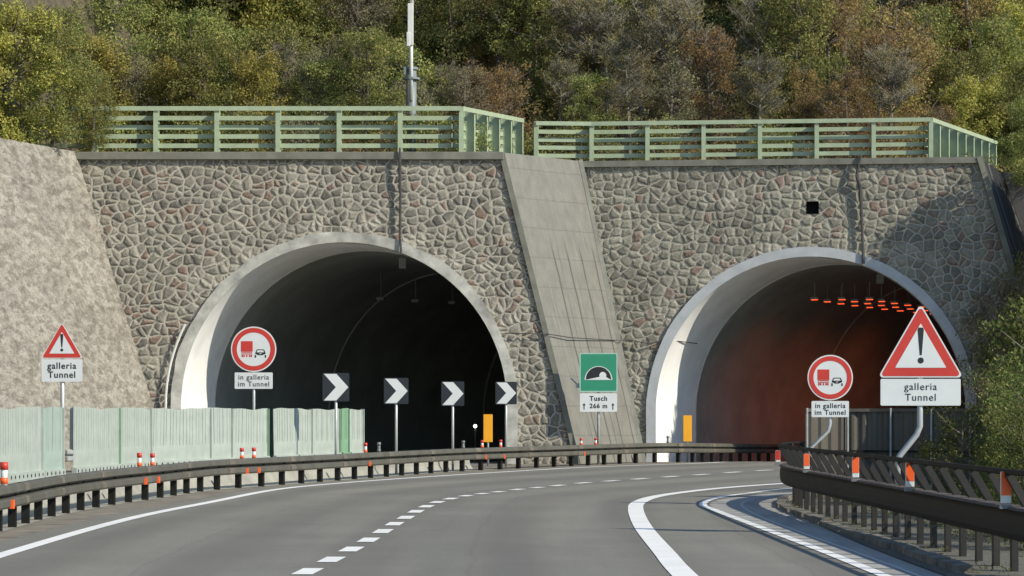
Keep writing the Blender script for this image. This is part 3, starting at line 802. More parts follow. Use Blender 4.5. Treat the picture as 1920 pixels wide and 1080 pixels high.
0 and guardrail('guardrail', 'second bronze guard rail just behind the curving front rail', rr2, [(o_, z-0.0) for o_, z in Wprof], (M['rail'], M['raildark']), 1.9, lpost)
guardrail('guardrail', 'grey guard rail beyond the pale green screens under the rubble wall', [(-17.2, 30), (-16.9, 45), (-16.2, 58), (-14.4, 70), (-12.7, 80)], Wprof, (M['steel'], M['steel']), 2.4, lpost)

# right-hand barrier: fat beam, thin hand rail, slanted struts
Bprof = []
for k in range(14):
    a = 2*PI*k/14; ca, sa = math.cos(a), math.sin(a)
    Bprof.append((0.0+0.12*math.copysign(abs(ca)**0.7, ca), 0.63+0.19*math.copysign(abs(sa)**0.7, sa)))
def rpost(mb, p, n_):
    q = p+n_*0.17; z = gz(q.y)
    mb.obox((q.x, q.y, z-0.1), (q.x, q.y, z+0.72), 0.12, 0.075, (n_.x, n_.y, 0))
    a = p+n_*0.18; b_ = p-n_*0.12
    mb.obox((a.x, a.y, z+0.68), (b_.x, b_.y, z+1.2), 0.10, 0.085, (n_.x, n_.y, 0))
rg, rpath = guardrail('guardrail', 'dark brown crash barrier with slanted struts and top rail at right', right_rail, Bprof, (M['brown'], M['brownpost']), 0.98, rpost, 0.4)
mb = MB(); sweep(mb, [p-n_*0.12 for p, n_ in zip(rpath, normals(rpath))], [(0.04*math.cos(a), 1.22+0.035*math.sin(a)) for a in [2*PI*k/8 for k in range(8)]])
rel(mb.build('top_rail', M['brown'], None, True), rg)
mb = MB(); sweep(mb, [p for p in rpath], [(-.13, .795), (-.10, .825), (.10, .825), (.13, .795)]); rel(mb.build('beam_highlight', plain('brown_highlight', (0.075, 0.06, 0.048), 0.7, 0.4, 6), None), rg)  # painted highlight: lighter brown strip along the top of the beam

# ------------------------------------------------------------------ concrete barrier + pale green screens
bpath = spline(barrier, 0.5)
cbw = thing('concrete_barrier', 'low pale concrete barrier under the green screens', 'barrier', (-7, 60, 0))
hi = [p for p in bpath if p.y < 71.5]; lo = [p for p in bpath if p.y >= 71]
mb = MB(); sweep(mb, hi, [(-.30, 0), (-.14, .24), (-.10, .54), (.10, .54), (.14, .24), (.30, 0)]); sweep(mb, lo, [(-.25, 0), (-.14, .16), (-.10, .42), (.10, .42), (.14, .16), (.25, 0)])
rel(mb.build('wall', M['concrete'], None), cbw)
fine = spline(barrier, 0.05)
def on_px(px):
    best = None
    for i, p in enumerate(fine):
        if p.y < 20: continue
        e = abs(960+FP*p.x/p.y-px)
        if best is None or e < best[0]: best = (e, i)
    return best[1]
panels = [(-150, -62, 0, 0), (-60, -4, 0, 0), (-3, 80, 0, .0), (81, 119, 1, 0), (139, 225, 0, 0), (226, 284, 0, 1), (285, 395, 0, 0), (396, 435, 0, 1), (436, 503, 0, 0), (515, 586, 0, 0), (587, 638, 0, 1), (641, 654, 2, 0), (657, 682, 0, 0)]
ords = ['out of frame at left', 'at the left edge of the frame', 'first full pale green screen from the left', 'narrow mint green screen beside the sign post gap', 'pale green screen just right of the sign post gap', 'pale green screen above the pair of orange delineators', 'widest pale green screen left of the tunnel arch', 'narrow pale green screen below the left arch rim', 'pale green screen below the round truck sign', 'pale green screen just right of the dark gap', 'pale green screen below the first chevron sign', 'very narrow deep green screen behind the first chevron post', 'last pale green screen at the right end of the row']
for (a, b_, kd, sh), lab in zip(panels, ords):
    if a < -100: continue
    ia, ib = on_px(a), on_px(b_)
    if a == -60: lab = 'pale green screen cut by the left edge of the frame'
    pa, pb = fine[ia], fine[ib]; o = pa.copy(); d = (pb-pa); L = d.length; d.normalize(); n_ = Vector((d.y, -d.x))
    if kd == 2: n_ = n_
    t_ = thing('glare_screen', lab, 'screen', (pa.x, pa.y, 0), math.atan2(d.y, d.x), 'pale green screens on the median barrier')
    H0, H1 = 0.60, 1.98
    np_ = max(3, int(L/0.19)); mb = MB(); b0 = len(mb.v)
    xs_ = []
    for k in range(np_):
        x0 = L*k/np_; w_ = L/np_; g_ = random.uniform(.012, .03); j_ = random.uniform(.1, .6)*w_; dd = random.uniform(.05, .13)
        xs_ += [(x0, 0.0), (x0+j_, 0.0), (x0+j_+g_*.3, dd), (x0+j_+g_*.8, dd), (x0+j_+g_*1.1, 0.0)]
    xs_.append((L, 0.0))
    fan = random.uniform(-0.08, 0.08); lean = random.uniform(-.05, .05)
    hs = [(H0+0.1, 0.0), (H0+0.46, 0.0), (H0+0.50, 1.0), (H1-0.03, 1.0), (H1, 0.0)]
    for (z, am) in hs:
        g = (z-H0)/(H1-H0)
        for (x, y) in xs_:
            wob = (0.02*math.sin(x*1.7+a)+0.012*math.sin(x*4.3+a*2))*g
            mb.v.append((x+(0.04 if x > L/2 else -0.0)*0+fan*g*(1 if x < L*0.5 else -1)*0.3+lean*g, -(y*am)*-1+0.02, z+wob))
    m_ = len(xs_)
    for i in range(len(hs)-1):
        for k in range(m_-1): mb.f.append((i*m_+k, i*m_+k+1, (i+1)*m_+k+1, (i+1)*m_+k))
    o_ = mb.build('sheet', M['mint'] if kd == 0 else M['mint_d'] if kd == 2 else plain('mint_sheet_mid', (0.29, 0.36, 0.31), 0.55, 0.1, 2.5), t_)
    md = o_.modifiers.new('s', 'SOLIDIFY'); md.thickness = 0.006
    MB().box(0, L, -0.05, 0.05, 0.54, H0+0.105).build('base_rail', M['mint'] if kd != 2 else M['mint_d'], t_)
    br_ = t_.children[-1] if False else [c for c in bpy.data.objects if c.parent == t_ and c.name.startswith('base_rail')][0]
    MB().box(L-0.03, L+0.004, -0.03, 0.10, H0+0.1, H1).build('side_edge', M['mint'] if kd != 2 and a not in (139, 436, 587) else M['mint_d'], t_)
    nh = max(1, int(L/0.30)); bm = bmesh.new(); bm.from_mesh(br_.data); br_.data.materials.append(M['hole'])
    for k in range(nh):
        xh = L*(k+0.5)/nh
        f = bm.faces.new([bm.verts.new((xh+0.04*math.cos(2*PI*q/10), -0.053, 0.63+0.04*math.sin(2*PI*q/10))) for q in range(10)]); f.material_index = 1
    bm.to_mesh(br_.data); bm.free()

# ------------------------------------------------------------------ signs
def text_mesh(txt, size, bold=0.0):
    cu = bpy.data.curves.new('lettering', 'FONT'); cu.body = txt; cu.size = size; cu.align_x = 'CENTER'; cu.align_y = 'CENTER'
    cu.extrude = 0.0015; cu.offset = bold; cu.space_line = 0.95; cu.space_character = 1.12; cu.resolution_u = 3
    tmp = bpy.data.objects.new('lettering', cu); C.objects.link(tmp)
    dg = bpy.context.evaluated_depsgraph_get(); me = bpy.data.meshes.new_from_object(tmp.evaluated_get(dg))
    bpy.data.objects.remove(tmp); bpy.data.curves.remove(cu); return me
def lettering(txt, size, x, z, y, parent, bold=0.0):
    o = bpy.data.objects.new('lettering', text_mesh(txt, size, bold)); C.objects.link(o); o.parent = parent
    o.data.materials.append(M['black']); o.rotation_euler = (PI/2, 0, 0); o.location = (x, y, z); return o
def circle(r, n=48, cx=0, cz=0): return [(cx+r*math.cos(2*PI*k/n), cz+r*math.sin(2*PI*k/n)) for k in range(n)]
def rrect(x0, x1, z0, z1, r=0.03, n=4):
    out = []
    for cx, cz, a0 in ((x1-r, z0+r, -PI/2), (x1-r, z1-r, 0), (x0+r, z1-r, PI/2), (x0+r, z0+r, PI)):
        for k in range(n+1): a = a0+PI/2*k/n; out.append((cx+r*math.cos(a), cz+r*math.sin(a)))
    return out
def rtri(s, r, cz=0):
    """rounded triangle with side s, centre of base at z=0"""
    h = s*math.sqrt(3)/2; V = [Vector((s/2, 0)), Vector((0, h)), Vector((-s/2, 0))]; cen = Vector((0, h/3)); out = []
    for i, v in enumerate(V):
        d = (cen-v).normalized(); c = v+d*(2*r); a0 = [-PI/2, PI/6, PI*5/6][i]
        for k in range(6): a = a0+(2*PI/3)*k/5; out.append((c.x+r*math.cos(a), cz+c.y+r*math.sin(a)))
    return out

def overtake_sign(base, zc, D, label, plaque_w, pole_pts):
    t_ = thing('no_overtaking_sign', label, 'road sign', base)
    R = D/2; px = pole_pts[-1][0]
    MB().tube(pole_pts, 0.04, 10).build('post', M['steel'], t_, True)
    y = -0.06
    disc = MB().prism(circle(R, 56, px, zc), y, y+0.02).build('disc', M['white'], t_)
    ring_ = MB(); n = 56; o1, o2 = circle(R*0.945, n, px, zc), circle(R*0.74, n, px, zc)
    ring_.v = [(x, y-0.004, z) for x, z in o1]+[(x, y-0.004, z) for x, z in o2]+[(x, y+.002, z) for x, z in o1]+[(x, y+.002, z) for x, z in o2]
    for k in range(n):
        k2 = (k+1) % n; ring_.f += [(k, k2, n+k2, n+k), (2*n+k, 2*n+k2, k2, k), (n+k, n+k2, 3*n+k2, 3*n+k)]
    ring_.build('red_ring', M['red'], disc)
    u = R
    mb = MB(); mb.prism(rrect(px-.56*u, px-.04*u, zc-.10*u, zc+.36*u, .02*u), y-.004, y)
    for k in range(2): mb.prism([(px-.54*u, zc-.15*u-.07*u*k), (px-.06*u, zc-.15*u-.07*u*k), (px-.06*u, zc-.115*u-.07*u*k), (px-.54*u, zc-.115*u-.07*u*k)], y-.004, y)
    for xx in (-.50, -.42, -.30, -.18, -.10): mb.prism([(px+(xx-.03)*u, zc-.34*u), (px+(xx+.03)*u, zc-.34*u), (px+(xx+.03)*u, zc-.24*u), (px+(xx-.03)*u, zc-.24*u)], y-.004, y)
    mb.build('truck_symbol', M['red'], disc)
    mb = MB()
    def bar(x0, z0, x1, z1, w_):
        d = Vector((x1-x0, z1-z0)).normalized(); q = Vector((-d.y, d.x))*w_/2
        P4 = [(x0-q.x, z0-q.y), (x1-q.x, z1-q.y), (x1+q.x, z1+q.y), (x0+q.x, z0+q.y)]
        mb.prism([(px+a*u, zc+b_*u) for a, b_ in P4], y-.004, y)
    bar(.16, -.02, .44, -.02, .035); bar(.16, -.02, .10, -.14, .04); bar(.44, -.02, .50, -.14, .04); bar(.10, -.155, .50, -.155, .04)
    bar(.08, -.16, .24, -.23, .07); bar(.52, -.16, .36, -.23, .07); bar(.22, -.235, .38, -.235, .05); bar(.05, -.31, .11, -.31, .12); bar(.49, -.31, .55, -.31, .12)
    mb.build('car_symbol', M['black'], disc)
    h = plaque_w*0.43; zt = zc-R-0.015
    pq = MB().prism(rrect(px-plaque_w/2, px+plaque_w/2, zt-h, zt, .02), y, y+.02).build('plaque', M['white'], t_)
    lettering('in galleria', h*0.43, px, zt-h*0.30, y-.003, pq, .0015); lettering('im Tunnel', h*0.43, px, zt-h*0.72, y-.003, pq, .0015)
    return t_

def danger_sign(base, zb, s, label, pw, ph, pole_pts, txt=0.34, bold=.0):
    t_ = thing('warning_sign', label, 'road sign', base)
    px = pole_pts[-1][0]; y = -0.06
    MB().tube(pole_pts, 0.045, 10).build('post', M['steel'], t_, True)
    def sh(poly): return [(x+px, z+zb) for x, z in poly]
    pan = MB().prism(sh(rtri(s, s*0.035)), y, y+.02).build('triangle', M['white'], t_)
    MB().prism(sh([(x, z+s*0.016) for x, z in rtri(s*0.945, s*0.03)]), y-.003, y+.001).build('red_border', M['red'], pan)
    MB().prism(sh([(x, z+s*0.115) for x, z in rtri(s*0.60, s*0.006)]), y-.006, y+.001).build('white_field', M['white'], pan)
    mb = MB(); c = s
    mb.prism(sh([(-.012*c, .262*c), (.012*c, .262*c), (.036*c, .56*c), (.026*c, .585*c), (-.026*c, .585*c), (-.036*c, .56*c)]), y-.009, y-.004)
    mb.prism(sh(circle(.036*c, 20, 0, .20*c)), y-.009, y-.004); mb.build('exclamation_mark', M['black'], pan)
    pq = MB().prism(sh(rrect(-pw/2, pw/2, -ph-.02, -.02, .02)), y, y+.02).build('plaque', M['white'], t_)
    lettering('galleria', ph*txt, px, zb-.02-ph*0.30, y-.003, pq, bold); lettering('Tunnel', ph*txt, px, zb-.02-ph*0.70, y-.003, pq, bold)
    return t_

# big right triangle
Y = 36.5; k = FP/Y; bx = (1683-960)/k; cx = (1725-960)/k-bx
zz = lambda py, k: CH+(HZ-py)/k
danger_sign((bx, Y, 0), zz(708, k), 160/k, 'large red triangle warning sign on a bent post at right', 150/k, 50/k,
            [(0, 0, 0), (0, 0, zz(865, k)), (0.03, 0, zz(855, k)), (cx-.05, 0, zz(815, k)), (cx, 0, zz(800, k)), (cx, 0, zz(600, k))], 0.38)
# left triangle, far side of the other carriageway
Y = 52; k = FP/Y
danger_sign(((117-960)/k, Y, 0), zz(672, k), 78/k, 'small red triangle warning sign in front of the rubble wall', 76/k, 42/k, [(0, 0, 0), (0, 0, zz(620, k))], 0.40, .003)
Y = 48; k = FP/Y; bx = (1518-960)/k; cx = (1556-960)/k-bx
overtake_sign((bx, Y, 0), zz(708, k), 85/k, 'round truck overtaking ban sign on a bent post before the right tunnel', 70/k,
              [(0, 0, 0), (0, 0, zz(842, k)), (cx-.03, 0, zz(808, k)), (cx, 0, zz(795, k)), (cx, 0, zz(680, k))])
Y = 68.5; k = FP/Y
overtake_sign(((476-960)/k, Y, 0), zz(655, k), 85/k, 'round truck overtaking ban sign on a straight post before the left tunnel', 71/k, [(0, 0, 0), (0, 0, zz(630, k))])

# chevrons
for (px, py, sz, Y, lab) in ((630, 726, 50, 66.5, 'leftmost and largest chevron sign rising behind the green screens'), (743, 733, 46, 72.5, 'second chevron sign from the left, standing against the dark bore'),
                             (849, 738, 43, 77.6, 'third chevron sign from the left, standing against the dark bore'), (949, 737, 40, 82.2, 'rightmost chevron sign overlapping the arch rim of the left tunnel')):
    k = FP/Y; s = sz/k; t_ = thing('chevron_sign', lab, 'road sign', ((px-960)/k, Y, 0), 0, 'black and white chevron signs in the bend')
    zc = zz(py, k); MB().tube([(0.0, 0, 0), (0.0, 0, zc+s*.3)], 0.04, 10).build('post', M['steel'], t_, True)
    pn = MB().prism(rrect(-s/2, s/2, zc-s*.53, zc+s*.53, .03), -.06, -.04).build('board', M['navy'], t_)
    A = lambda a, b_: (-s/2+a*s, zc-s*.53+b_*s*1.06)
    MB().prism([A(.05, .03), A(.52, .03), A(.97, .5), A(.52, .97), A(.05, .97), A(.50, .5)], -.064, -.059).build('chevron', M['white'], pn)

# green tunnel name sign
Y = 87.0-0.35; k = FP/Y
t_ = thing('tunnel_name_sign', 'square green tunnel sign with white name plate before the buttress', 'road sign', ((1122-960)/k, Y, 0))
MB().tube([(0, 0, 0), (0, 0, zz(680, k))], 0.05, 10).build('post', M['steel'], t_, True)
W = 71/k
pn = MB().prism(rrect(-W/2, W/2, zz(735, k), zz(662, k), .04), -.10, -.07).build('green_board', M['signgreen'], t_)
rimt = MB(); o1 = rrect(-W/2, W/2, zz(735, k), zz(662, k), .04); o2 = rrect(-W/2+.04, W/2-.04, zz(735, k)+.04, zz(662, k)-.04, .03); n = len(o1)
rimt.v = [(x, -.104, z) for x, z in o1]+[(x, -.104, z) for x, z in o2]
rimt.f = [(i, (i+1) % n, n+(i+1) % n, n+i) for i in range(n)]
rimt.build('border', plain('sign_border', (0.32, 0.50, 0.42), .5, .05), pn)
zb = zz(712.5, k)
rr_ = 24.5/k
MB().prism([(rr_*1.06*math.cos(PI*i/24), zb+rr_*1.06*math.sin(PI*i/24)) for i in range(25)], -.104, -.10).build('arch_outline', M['white'], pn)
MB().prism([(rr_*.97*math.cos(PI*i/24), zb+.02+rr_*.97*math.sin(PI*i/24)) for i in range(25)], -.107, -.103).build('arch_opening', M['black'], pn)
mb = MB(); u = rr_
mb.prism([(-.98*u, zb), (.98*u, zb), (.62*u, zb+.20*u), (.10*u, zb+.24*u), (-.40*u, zb+.14*u)], -.110, -.106)
mb.prism([(x_*u+.33*u, zb+.20*u+z_*u) for x_, z_ in [(-.25, 0), (.25, 0), (.27, .18), (.2, .33), (.08, .41), (-.08, .41), (-.2, .33), (-.27, .18)]], -.112, -.106)
mb.build('road_symbol', M['white'], pn)
pq = MB().prism(rrect(-W/2*.98, W/2*.98, zz(772, k), zz(737.5, k), .03), -.10, -.07).build('plaque', M['white'], t_)
lettering('Tusch', 12.5/k, 0, zz(747.5, k), -.104, pq, .006)
lettering('266 m', 12.0/k, 0, zz(761.5, k), -.104, pq, .006)
for sx in (-1, 1):
    mb = MB(); xa = sx*27/k; a = zz(768, k); b_ = zz(755.5, k); mb.prism([(xa-.018, a), (xa+.018, a), (xa+.018, b_-.09), (xa+.06, b_-.09), (xa, b_), (xa-.06, b_-.09), (xa-.018, b_-.09)], -.104, -.099)
    mb.build('arrow', M['black'], pq)
# floodlight-like arm beside it
p0 = at(1086, 722, 86.9)
t_ = thing('wall_bracket', 'small steel bracket on the buttress left of the green sign', 'bracket', p0)
mb = MB(); mb.tube([(-.3, .1, .25), (-.05, 0, 0.0), (.25, 0, -.06)], .03, 6); mb.box(-.12, .08, -.1, .1, -.1, .06); mb.build('arm', M['steel'], t_)

# amber boards
for (px, y0, y1, wpx, Y, lab) in ((915, 777, 829, 17, 83.5, 'amber upright board before the right jamb of the left tunnel'), (1289, 779, 828, 16, 93.2, 'amber upright board before the left jamb of the right tunnel')):
    k = FP/Y; t_ = thing('amber_board', lab, 'marker board', ((px-960)/k, Y, gz(Y)))
    w_ = wpx/k/2; MB().box(-w_, w_, -.03, .01, zz(y1, k)-gz(Y), zz(y0, k)-gz(Y)).build('panel', M['amber'], t_, bevel=.01)
    MB().tube([(0, .02, 0), (0, .02, zz(y0, k)-gz(Y)-.1)], .035, 8).build('post', M['steel'], t_, True)

# delineators
def find_on(path, px):
    return min((p for p in path if p.y > 20), key=lambda p: abs(960+FP*p.x/p.y-px))
lfine = spline(lr, 0.05)
dl = [(10, .40, 'largest orange banded delineator on the rail at the left edge'), (263, .33, 'left one of the orange delineator pair below the middle screens'), (288, .30, 'right one of the orange delineator pair below the middle screens'),
      (455, .30, 'left one of the delineator pair under the round truck sign'), (478, .30, 'right one of the delineator pair under the round truck sign'), (687, .32, 'red topped delineator at the right end of the green screens'),
      (712, .32, 'dull delineator between the last screen and the second chevron'), (870, .28, 'faint delineator between third chevron and the amber board'), (905, .28, 'delineator at the foot of the left amber board'),
      (940, .28, 'red and white delineator under the rightmost chevron'), (1091, .27, 'orange delineator on the rail left below the green tunnel sign'), (1118, .27, 'small delineator on the rail right below the green tunnel sign'), (1253, .3, 'thin dark delineator before the white jamb of the right tunnel')]
for px, h, lab in dl:
    p = find_on(lfine, px); t_ = thing('delineator', lab, 'delineator', (p.x-0.02, p.y, gz(p.y)+0.70), 0, 'small reflector posts along the left rail')
    big = px < 40; r = 0.055 if px < 20 else 0.042
    mats = (M['white'], M['red'], M['orange'])
    if px in (712, 870, 1253): mats = (M['fixture'], M['fixture'], M['fixture'])
    MB().tube([(0, 0, 0), (0, 0, h*.92)], r, 12).build('stem', mats[0], t_, True)
    MB().tube([(0, 0, h*.70), (0, 0, h)], r+.012, 12).build('cap', mats[1], t_, True)
    MB().tube([(0, 0, h*.14), (0, 0, h*.38)], r+.010, 12).build('band', mats[2], t_, True)
    if px not in (712, 870, 1253, 1118):
        MB().box(.10, .16, -.05, .05, -.34, -.20).build('rail_reflector', M['orange'], t_)
rfine = spline(right_rail, 0.05)
for px, w_, h, lab in ((1478, .10, .30, 'dim red delineator at the rounded far end of the right barrier'), (1512, .105, .34, 'orange and white delineator below the bent post of the truck sign'), (1604, .11, .38, 'orange and white delineator between both bent sign posts'),
                   (1706, .12, .40, 'orange and white delineator below the big triangle sign'), (1885, .12, .42, 'nearest orange and white delineator at the right edge')):
    cand = [p for p in rfine if 20 < p.y < 51]
    p = min(cand, key=lambda p: abs(960+FP*(p.x-.13)/p.y-px)) if px > 1490 else Vector((5.62, 49.6))
    t_ = thing('delineator', lab, 'delineator', (p.x-.13, p.y, .80), 0, 'red and white reflector boards on the right barrier')
    MB().box(-w_/2, w_/2, -.04, .0, 0.06, h).build('board', M['white'], t_, bevel=.01)
    MB().box(-w_/2+.004, w_/2-.004, -.046, .006, h*.36, h-.002).build('reflector', M['orange'] if px != 1478 else M['red'], t_)
    MB().box(-w_/2-.01, w_/2+.01, -.06, .02, 0.0, .045).build('foot', M['fixture'], t_)

# ------------------------------------------------------------------ brown corrugated fence behind the right barrier
fpts = spline([(6.40, 52.3), (7.6, 52.6), (8.8, 52.0), (10.2, 50.6), (11.4, 48.6)], 0.5)
bf = thing('sheet_fence', 'brown corrugated sheet fence behind the right barrier', 'fence', (8.5, 52, 0))
ff = spline([tuple(p) for p in fpts], 0.06); nf = normals(ff); mb = MB()
for i, (p, n_) in enumerate(zip(ff, nf)):
    q = p+n_*(0.035 if (i//2) % 2 else -0.0)
    for z in (0.0, 1.93): mb.v.append((q.x, q.y, z))
for i in range(len(ff)-1): mb.f.append((2*i, 2*i+2, 2*i+3, 2*i+1))
o_ = rel(mb.build('corrugated_sheet', M['fence'], None), bf); md = o_.modifiers.new('s', 'SOLIDIFY'); md.thickness = .01
mb = MB(); sweep(mb, fpts, [(-.02, 1.90), (-.02, 1.97), (.06, 1.97), (.06, 1.90)]); rel(mb.build('top_rail', M['fence'], None), bf)
mb = MB(); sweep(mb, fpts, [(.05, 1.02), (.05, 1.06), (.08, 1.06), (.08, 1.02)]); rel(mb.build('middle_rail', M['raildark'], None), bf)
for i in (0, 2, 4, 6, 8, 10):
    if i < len(fpts):
        p = fpts[i]; n_ = normals(fpts)[i]; q = p+n_*.07
        rel(MB().tube([(q.x, q.y, 0), (q.x, q.y, 1.98)], .022, 6).build('post', M['steel'], None), bf)

# ------------------------------------------------------------------ tunnel lamps
def frame_pt(fr, s, lat, z):
    i = int(s); t = s-i; a, b_ = fr[i], fr[min(i+1, len(fr)-1)]
    x, y, h = lerp(a[1], b_[1], t), lerp(a[2], b_[2], t), lerp(a[3], b_[3], t)
    return Vector((x+math.cos(h)*lat, y-math.sin(h)*lat, z+gz(y)-gz(fr[0][2]))), h
def lamp(p, h, lab, grp, lit, rod=0.9, power=0):
    t_ = thing('tunnel_lamp', lab, 'lamp', p, -h, grp)
    MB().box(-.16, .16, -.09, .09, 0, .09).build('housing', M['fixture'], t_)
    MB().box(-.13, .13, -.075, .075, -.035, 0.0).build('lens', M['lampglow'] if lit else M['mast'], t_)
    MB().tube([(0, 0, .1), (0, 0, rod)], .02, 5).build('hanger', M['fixture'], t_)
    if power:
        ld = bpy.data.lights.new('lamp_light', 'SPOT'); ld.energy = power; ld.color = (1.0, 0.17, 0.035); ld.spot_size = math.radians(92); ld.spot_blend = 0.9; ld.shadow_soft_size = .3
        lo_ = bpy.data.objects.new('lamp_light', ld); C.objects.link(lo_); lo_.parent = t_; lo_.location = (0, 0, -.12); lo_.rotation_euler = (0, math.radians(44), 0)
s = 6.0; i = 0
while s < 40:
    for lat in (-1.6, -.5, 0.6):
        p, h = frame_pt(RF, s+lat*.3, lat, 6.72)
        lamp(p, h, 'glowing orange ceiling lamp receding inside the right tunnel', 'orange ceiling lamps of the right tunnel', True, 0.7, 290 if (i in (1, 4, 7) and lat > 0) else 0)
    s += 1.5; i += 1
for k_, (lab, lat) in enumerate((('leftmost unlit ceiling lamp deep in the left tunnel', -1.6), ('second unlit ceiling lamp from the left in the left tunnel', -.7), ('third unlit ceiling lamp from the left in the left tunnel', .3), ('rightmost faint unlit ceiling lamp in the left tunnel', 1.2))):
    p, h = frame_pt(LF, 11+k_*1.6, lat, 6.65); lamp(p, h, lab, 'unlit ceiling lamps of the left tunnel', False, 1.1)
p = at(891, 799, 106)
t_ = thing('signal_light', 'small round white light shining in the dark left tunnel', 'light', (p.x, p.y, gz(106)))
mb = MB()
for i in range(7):
    pass
bm = bmesh.new(); bmesh.ops.create_uvsphere(bm, u_segments=16, v_segments=10, radius=.08); me = bpy.data.meshes.new('lens'); bm.to_mesh(me); bm.free()
o_ = link_mesh('lens', me, M['whiteglow'], t_); o_.location = (0, 0, p.z-gz(106))
MB().tube([(0, .1, 0), (0, .1, p.z-gz(106)+.1)], .04, 8).build('post', M['fixture'], t_)

# ------------------------------------------------------------------ vegetation
def leaves(name, centers, rads, per, size, flat=0.6, seed=0):
    r = np.random.default_rng(seed); P_, vv = [], []
    for c, rd in zip(centers, rads):
        n = max(8, int(per*rd*rd)); d = r.normal(size=(n, 3)); d /= np.linalg.norm(d, axis=1)[:, None]
        rad = rd*np.clip(r.normal(0.78, 0.24, size=(n, 1)), 0.05, 1.25); P_.append(np.array(c)[None]+d*rad*np.array([1, 1, 0.85])); vv.append(np.clip(r.normal(r.uniform(.3, .7), .22, size=n), 0, 1))
    P_ = np.concatenate(P_); vv = np.concatenate(vv); n = len(P_)
    a = r.normal(size=(n, 3)); a /= np.linalg.norm(a, axis=1)[:, None]; b = r.normal(size=(n, 3)); b -= a*(a*b).sum(1)[:, None]; b /= np.linalg.norm(b, axis=1)[:, None]
    s = size*r.uniform(.55, 1.3, size=(n, 1)); a = a*s; b = b*s*flat
    Vv = np.stack([P_-a, P_-b*0.9, P_+a, P_+b*0.9], 1).reshape(-1, 3); F = np.arange(4*n).reshape(n, 4)
    return Vv, F, vv

def branch_tubes(mb, base, h, spread, nb, seed, twigs=0, r0=0.11):
    r = random.Random(seed); top = Vector((r.uniform(-.3, .3), r.uniform(-.3, .3), h)); tips = []
    pts = [base, base+Vector((r.uniform(-.1, .1), r.uniform(-.1, .1), h*.35)), Vector((top.x*.6, top.y*.6, h*.7)), top]
    mb.tube(pts, [r0, r0*.8, r0*.5, r0*.15], 6)
    for k in range(nb):
        t = r.uniform(.28, .92); p = pts[1].lerp(pts[3], t) if t > .3 else pts[1].copy(); a = r.uniform(0, 2*PI); L = spread*(1.15-t*.5)*r.uniform(.6, 1.1)
        e = p+Vector((math.cos(a)*L, math.sin(a)*L, L*r.uniform(.35, .9))); m_ = p.lerp(e, .5)+Vector((0, 0, -.1*L)); mb.tube([p, m_, e], [r0*.42, r0*.25, r0*.08], 4, False); tips += [e, m_]
        for j in range(twigs):
            q = p.lerp(e, r.uniform(.25, 1)); a2 = r.uniform(0, 2*PI); l2 = L*r.uniform(.2, .5); e2 = q+Vector((math.cos(a2)*l2, math.sin(a2)*l2, l2*r.uniform(.2, 1.1)))
            mb.tube([q, e2], [r0*.14, r0*.05], 3, False)
            for jj in range(2):
                q3 = q.lerp(e2, r.uniform(.3, 1)); e3 = q3+Vector((r.uniform(-.4, .4), r.uniform(-.4, .4), r.uniform(.05, .5))); mb.tube([q3, e3], [r0*.07, r0*.03], 3, False)
    return tips

LM = {
 'yellow': leaf_mat('leaf_yellow', [(0.145, 0.164, 0.049), (0.286, 0.286, 0.076), (0.427, 0.389, 0.107), (0.538, 0.435, 0.128)]),
 'green': leaf_mat('leaf_green', [(0.103, 0.134, 0.046), (0.203, 0.235, 0.076), (0.302, 0.302, 0.103), (0.428, 0.376, 0.133)]),
 'olive': leaf_mat('leaf_olive', [(0.131, 0.131, 0.080), (0.218, 0.211, 0.121), (0.289, 0.264, 0.162), (0.373, 0.308, 0.181)]),
 'dark': leaf_mat('leaf_dark', [(0.040, 0.058, 0.032), (0.075, 0.099, 0.046), (0.159, 0.179, 0.070), (0.357, 0.318, 0.113)]),
 'rust': leaf_mat('leaf_rust', [(0.169, 0.136, 0.068), (0.282, 0.198, 0.096), (0.362, 0.249, 0.107), (0.362, 0.328, 0.113)]),
 'bare': leaf_mat('leaf_sparse', [(0.124, 0.119, 0.062), (0.226, 0.203, 0.096), (0.294, 0.237, 0.113), (0.339, 0.316, 0.090)]),
 'bush': leaf_mat('leaf_bush', [(0.05, 0.07, 0.022), (0.10, 0.13, 0.04), (0.18, 0.19, 0.065), (0.28, 0.25, 0.09)]),
}
def make_tree(kind, h, rad, ncl, per, size, seed, twigs=0, nb=9, name='deciduous_tree', zlow=0.3):
    """returns root (Empty) with trunk and crown"""
    r = random.Random(seed); root = thing(name, 'x', 'tree', (0, -500, 0))
    mb = MB(); tips = branch_tubes(mb, Vector((0, 0, -0.4)), h*.97, rad*.95, nb, seed, twigs, 0.035*h**.6+.03)
    mb.build('trunk', M['bark'] if kind != 'bare' else M['twig'], root)
    cen, rads = [], []
    for k in range(ncl):
        if k < len(tips) and r.random() < .6: c = tips[k]+Vector((r.uniform(-.3, .3), r.uniform(-.3, .3), r.uniform(-.1, .5)))
        else:
            a = r.uniform(0, 2*PI); z = r.uniform(zlow, 1.0); rr0 = rad*math.sqrt(max(.08, 1-((z-.55)/.52)**2))*math.sqrt(r.random()); c = Vector((math.cos(a)*rr0, math.sin(a)*rr0, z*h*.95))
        cen.append(tuple(c)); rads.append(r.uniform(.2, .62)*min(rad, 2.6)*.5)
    Vv, F, vv = leaves('crown', cen, rads, per, size, seed=seed)
    mesh_np('crown', Vv, F, LM[kind], root, attr=vv)
    return root
protos = {}
def proto(key, *a, **k): protos.setdefault(key, []).append(make_tree(*a, **k))
